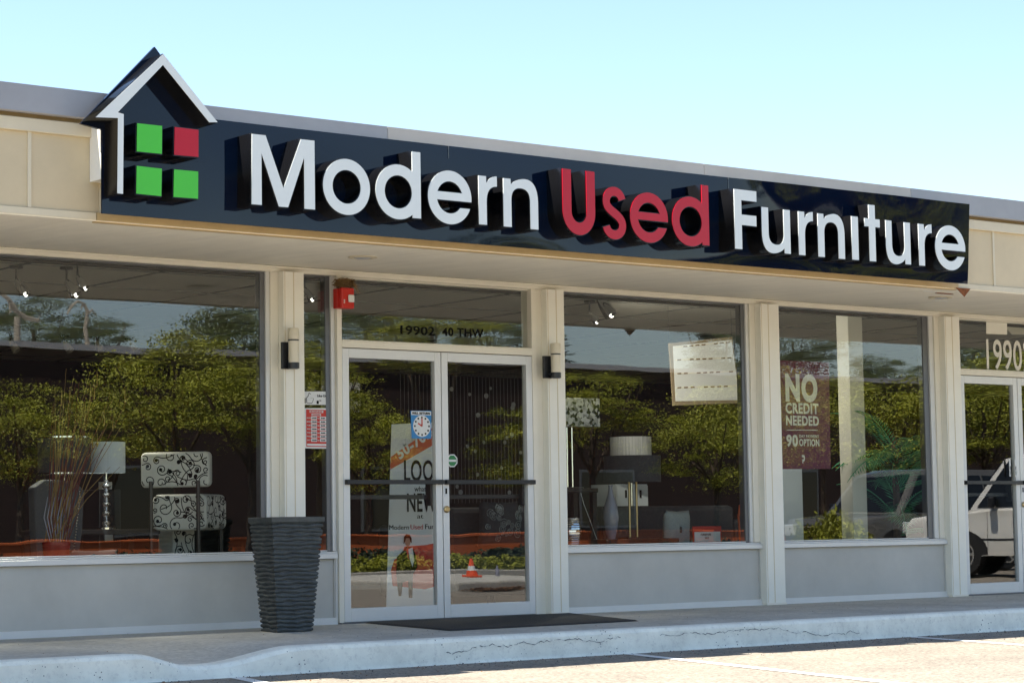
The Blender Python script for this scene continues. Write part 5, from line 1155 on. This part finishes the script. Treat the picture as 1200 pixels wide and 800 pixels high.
def cone(px_, Yv, hgt, lab, name, m_, cat):
    p_ = vat(px_, 680, Yv); e_ = empty(name, (p_.x, p_.y, -0.055), lab, cat)
    z = -0.055
    part(MB().box(p_.x - 0.12, p_.x + 0.12, p_.y - 0.12, p_.y + 0.12, z, z + 0.03), 'base', m_, e_, bevel=0.01)
    part(MB().lathe((p_.x, p_.y, z + 0.03), [(0.10, 0), (0.076, hgt * 0.3)], 20), 'lower_cone', m_, e_, smooth=True)
    part(MB().lathe((p_.x, p_.y, z + 0.03), [(0.0765, hgt * 0.3), (0.052, hgt * 0.6)], 20), 'white_band', 'paper', e_, smooth=True)
    part(MB().lathe((p_.x, p_.y, z + 0.03), [(0.052, hgt * 0.6), (0.022, hgt), (0.018, hgt)], 20), 'upper_cone', m_, e_, smooth=True)
cone(551, 15.2, 0.27, 'orange traffic cone with white band standing on the traffic island', 'traffic_cone', 'cone', 'traffic cone')
p_ = vat(580, 680, 15.4); tag(MB().lathe((p_.x, p_.y, -0.055), [(0.035, 0), (0.035, 0.13), (0.014, 0.17), (0.014, 0.20)], 16).build('plastic_bottle', 'vase', smooth=True), 'small pale bottle standing on the traffic island right of the cone', 'bottle')

# cars --------------------------------------------------------------------
def car(name, xf, yn, L_, Wd, prof_body, prof_cab, paint, lab, roofpaint=None, wheels=(0.9, 3.6), wr=0.37, group=None):
    """nose at x = xf pointing to -X; the side nearest the shop is y = yn; z from the ground"""
    e_ = empty(name, (xf + L_ / 2, yn - Wd / 2, LOT), lab, 'car', group)
    def X(u): return xf + u
    def ringb(y, ins, dz=0.0): return [(X(u + (ins if u < L_ / 2 else -ins)), y, LOT + z - (dz if z > 0.6 else 0)) for u, z in prof_body]
    yf = yn - Wd
    mb = MB(); mb.loft([ringb(yn - 0.0, 0.14, 0.05), ringb(yn - 0.06, 0.05, 0.015), ringb(yn - 0.3, 0.0), ringb(yf + 0.3, 0.0), ringb(yf + 0.06, 0.05, 0.015), ringb(yf, 0.14, 0.05)]); body = part(mb, 'body', paint, e_, smooth=True)
    zt = max(z for u, z in prof_cab); zb = min(z for u, z in prof_cab)
    def yy(z, side): t = (z - zb) / (zt - zb); return (yn - 0.05 - 0.20 * t) if side else (yf + 0.05 + 0.20 * t)
    mb = MB(); mb.loft([[(X(u), yy(z, 1), LOT + z) for u, z in prof_cab], [(X(u), yy(z, 1) - 0.02, LOT + z + (0.03 if z > zt - 0.1 else 0)) for u, z in prof_cab], [(X(u), yy(z, 0) + 0.02, LOT + z + (0.03 if z > zt - 0.1 else 0)) for u, z in prof_cab], [(X(u), yy(z, 0), LOT + z) for u, z in prof_cab]]); part(mb, 'cabin', roofpaint or paint, e_, smooth=True)
    # side glass
    us = [u for u, z in prof_cab]; u_f, u_ft, u_rt, u_r = prof_cab[0][0], prof_cab[1][0], prof_cab[-2][0], prof_cab[-1][0]
    z_lo, z_hi = zb + 0.04, zt - 0.10
    def lerp(a_, b_, t): return a_ + (b_ - a_) * t
    tl, th = (z_lo - zb) / (zt - zb), (z_hi - zb) / (zt - zb)
    fl, fh = lerp(u_f, u_ft, tl) + 0.10, lerp(u_f, u_ft, th) + 0.12; rl, rh = lerp(u_r, u_rt, tl) - 0.12, lerp(u_r, u_rt, th) - 0.12
    n = 3
    for s in (1, 0):
        for k in range(n):
            a0, a1 = k / n, (k + 1) / n; g = 0.035
            q = [(lerp(fl, rl, a0) + (g if k else 0), z_lo), (lerp(fl, rl, a1) - g, z_lo), (lerp(fh, rh, a1) - g, z_hi), (lerp(fh, rh, a0) + (g if k else 0), z_hi)]
            off = 0.012 if s else -0.012
            mb = MB(); mb.loft([[(X(u), yy(z, s) + off, LOT + z) for u, z in q], [(X(u), yy(z, s) - off * 0.5, LOT + z) for u, z in q]]); part(mb, 'side_window', 'carglass', e_)
    # windscreen + rear glass
    for (ua, ub, nm, sgn) in ((u_f, u_ft, 'windscreen', -1), (u_r, u_rt, 'rear_window', 1)):
        pa = []
        for t, ins in ((tl + 0.02, 0.20), (th + 0.03, 0.34)):
            z = lerp(zb, zt, t); u = lerp(ua, ub, t) + sgn * 0.014
            pa.append(((X(u), yn - ins, LOT + z), (X(u), yf + ins, LOT + z)))
        q = [pa[0][0], pa[0][1], pa[1][1], pa[1][0]]; mb = MB(); mb.loft([q, [(x - sgn * 0.012, y, z) for x, y, z in q]]); part(mb, nm, 'carglass', e_)
    # nose details
    hz = 0.80 if wr > 0.3 else 0.7
    mb = MB(); mb.box(X(-0.035), X(0.03), yf + 0.42, yn - 0.42, LOT + hz - 0.11, LOT + hz + 0.13); gr = part(mb, 'grille', 'carglass', e_, bevel=0.01)
    mb = MB()
    for k in range(3): mb.box(X(-0.05), X(-0.036), yf + 0.44, yn - 0.44, LOT + hz - 0.07 + 0.075 * k, LOT + hz - 0.050 + 0.075 * k)
    mb.build('grille_bars', 'chrome', gr)
    for y0 in (yn - 0.41, yf + 0.10): part(MB().box(X(-0.02), X(0.12), y0, y0 + 0.30, LOT + hz - 0.05, LOT + hz + 0.14), 'headlight', 'lens', e_, bevel=0.02)
    part(MB().box(X(-0.09), X(0.10), yf + 0.05, yn - 0.05, LOT + 0.40, LOT + 0.58), 'bumper', 'suvtrim' if paint != 'suvwhite' else 'suvwhite', e_, bevel=0.03)
    part(MB().box(X(-0.105), X(-0.092), yn - Wd / 2 - 0.16, yn - Wd / 2 + 0.16, LOT + 0.43, LOT + 0.55), 'number_plate', 'paper', e_)
    for y0 in (yn + 0.0, yf - 0.2):
        part(MB().box(X(u_f + 0.35), X(u_f + 0.47), y0, y0 + 0.2, LOT + zb + 0.03, LOT + zb + 0.22), 'mirror', 'black', e_, bevel=0.03)
    for u in (u_f + 1.15, u_f + 2.1):
        part(MB().box(X(u), X(u + 0.16), yn + 0.001, yn + 0.03, LOT + zb - 0.14, LOT + zb - 0.10), 'door_handle', 'black', e_, bevel=0.008)
    mb = MB()
    for u in (u_f + 0.3, u_f + 1.4, u_f + 2.4): mb.box(X(u), X(u + 0.008), yn - 0.002, yn + 0.004, LOT + 0.45, LOT + zb - 0.02)
    part(mb, 'door_gaps', 'black', e_)
    for u in wheels:
        for y0, s in ((yn - 0.16, 1), (yf + 0.16, -1)):
            def rg(r_, y): return [(X(u) + r_ * math.cos(t), y0 + s * y, LOT + wr + r_ * math.sin(t)) for t in (j * math.pi / 14 for j in range(28))]
            sg_ = [(X(u) + (wr + 0.07) * math.cos(t), y0 + s * 0.1655, LOT + wr + (wr + 0.07) * math.sin(t)) for t in (-0.03 + j * (math.pi + 0.06) / 16 for j in range(17))]
            part(MB().loft([sg_, [(x_, y_ - s * 0.02, z_) for x_, y_, z_ in sg_]]), 'wheel_arch', 'tyre', e_)
            w_ = part(MB().loft([rg(wr - 0.03, -0.10), rg(wr, -0.08), rg(wr, 0.10), rg(wr - 0.03, 0.172)]), 'wheel', 'tyre', e_, smooth=True)
            mb = MB(); mb.loft([rg(wr * 0.66, 0.10), rg(wr * 0.62, 0.178), rg(wr * 0.55, 0.178), rg(wr * 0.56, 0.13)], cap=False); mb.loft([rg(wr * 0.2, 0.12), rg(wr * 0.2, 0.17), rg(wr * 0.1, 0.178)])
            for q_ in range(6):
                a0 = q_ * math.pi / 3; mb.loft([[(X(u) + r_ * math.cos(a0 + da), y0 + s * y, LOT + wr + r_ * math.sin(a0 + da)) for r_, da in ((wr * 0.15, -0.35), (wr * 0.6, -0.12), (wr * 0.6, 0.12), (wr * 0.15, 0.35))] for y in (0.12, 0.174)])
            mb.build('rim', 'suvtrim', w_); MB().loft([rg(wr * 0.6, 0.168 - 0.05), rg(wr * 0.59, 0.119)]).build('brake_disc', 'alu_dark', w_)
    part(MB().box(X(0.1), X(L_ - 0.15), yn - 0.015, yn + 0.006, LOT + 0.62, LOT + 0.66), 'side_moulding', 'black', e_, bevel=0.004)
    return e_
pb = [(0.02, 0.35), (0.0, 0.60), (0.02, 0.90), (0.10, 1.02), (0.7, 1.08), (1.25, 1.13), (4.85, 1.15), (4.95, 1.0), (4.98, 0.6), (4.92, 0.35)]
pc = [(1.15, 1.10), (1.85, 1.84), (2.2, 1.89), (4.45, 1.88), (4.85, 1.12)]
fr_ = Vector((30.1, 0, 0))
car('parked_suv', fr_.x, MIR - 13.4, 5.0, 1.95, pb, pc, 'suvgrey', 'dark grey SUV parked nose left, mirrored in the fourth window', wheels=(0.95, 4.0), group=None)
pb2 = [(0.02, 0.35), (0.0, 0.60), (0.02, 0.88), (0.12, 1.02), (0.7, 1.09), (1.25, 1.15), (5.05, 1.17), (5.15, 1.0), (5.18, 0.6), (5.12, 0.35)]
pc2 = [(1.10, 1.12), (1.68, 1.93), (2.0, 2.02), (4.6, 2.0), (5.05, 1.14)]
wf = Vector((27.3, 0, 0))
wc_ = car('parked_suv', wf.x, MIR - 9.6, 5.2, 2.0, pb2, pc2, 'suvwhite', 'cream white SUV parked nose left, mirrored in the right hand entrance', wheels=(0.95, 4.1), wr=0.38)
a_ = R_(62); nose = vat(1056, 600, 11.4)
wc_.rotation_euler = (0, 0, a_); wc_.location = (nose.x - (-2.6 * math.cos(a_) - 1.0 * math.sin(a_)), nose.y - (-2.6 * math.sin(a_) + 1.0 * math.cos(a_)), LOT)
# rounded shrub in front of the dark SUV
sc_ = vat(975, 640, 8.6); o = bpy.data.objects.new('round_shrub', sm_); C.objects.link(o); o.location = (sc_.x, sc_.y, 0.38); o.scale = (0.9, 0.9, 1.9); tag(o, 'round yellow shrub in front of the nose of the dark grey SUV', 'shrub')
b = sc_; mb = MB(); mb.lathe((b.x, b.y, LOT), [(0.55, 0.0), (0.62, 0.18), (0.64, 0.2), (0.5, 0.2)], 28); tag(mb.build('round_planter', 'walk', smooth=True), 'low round concrete planter holding the round yellow shrub', 'planter')
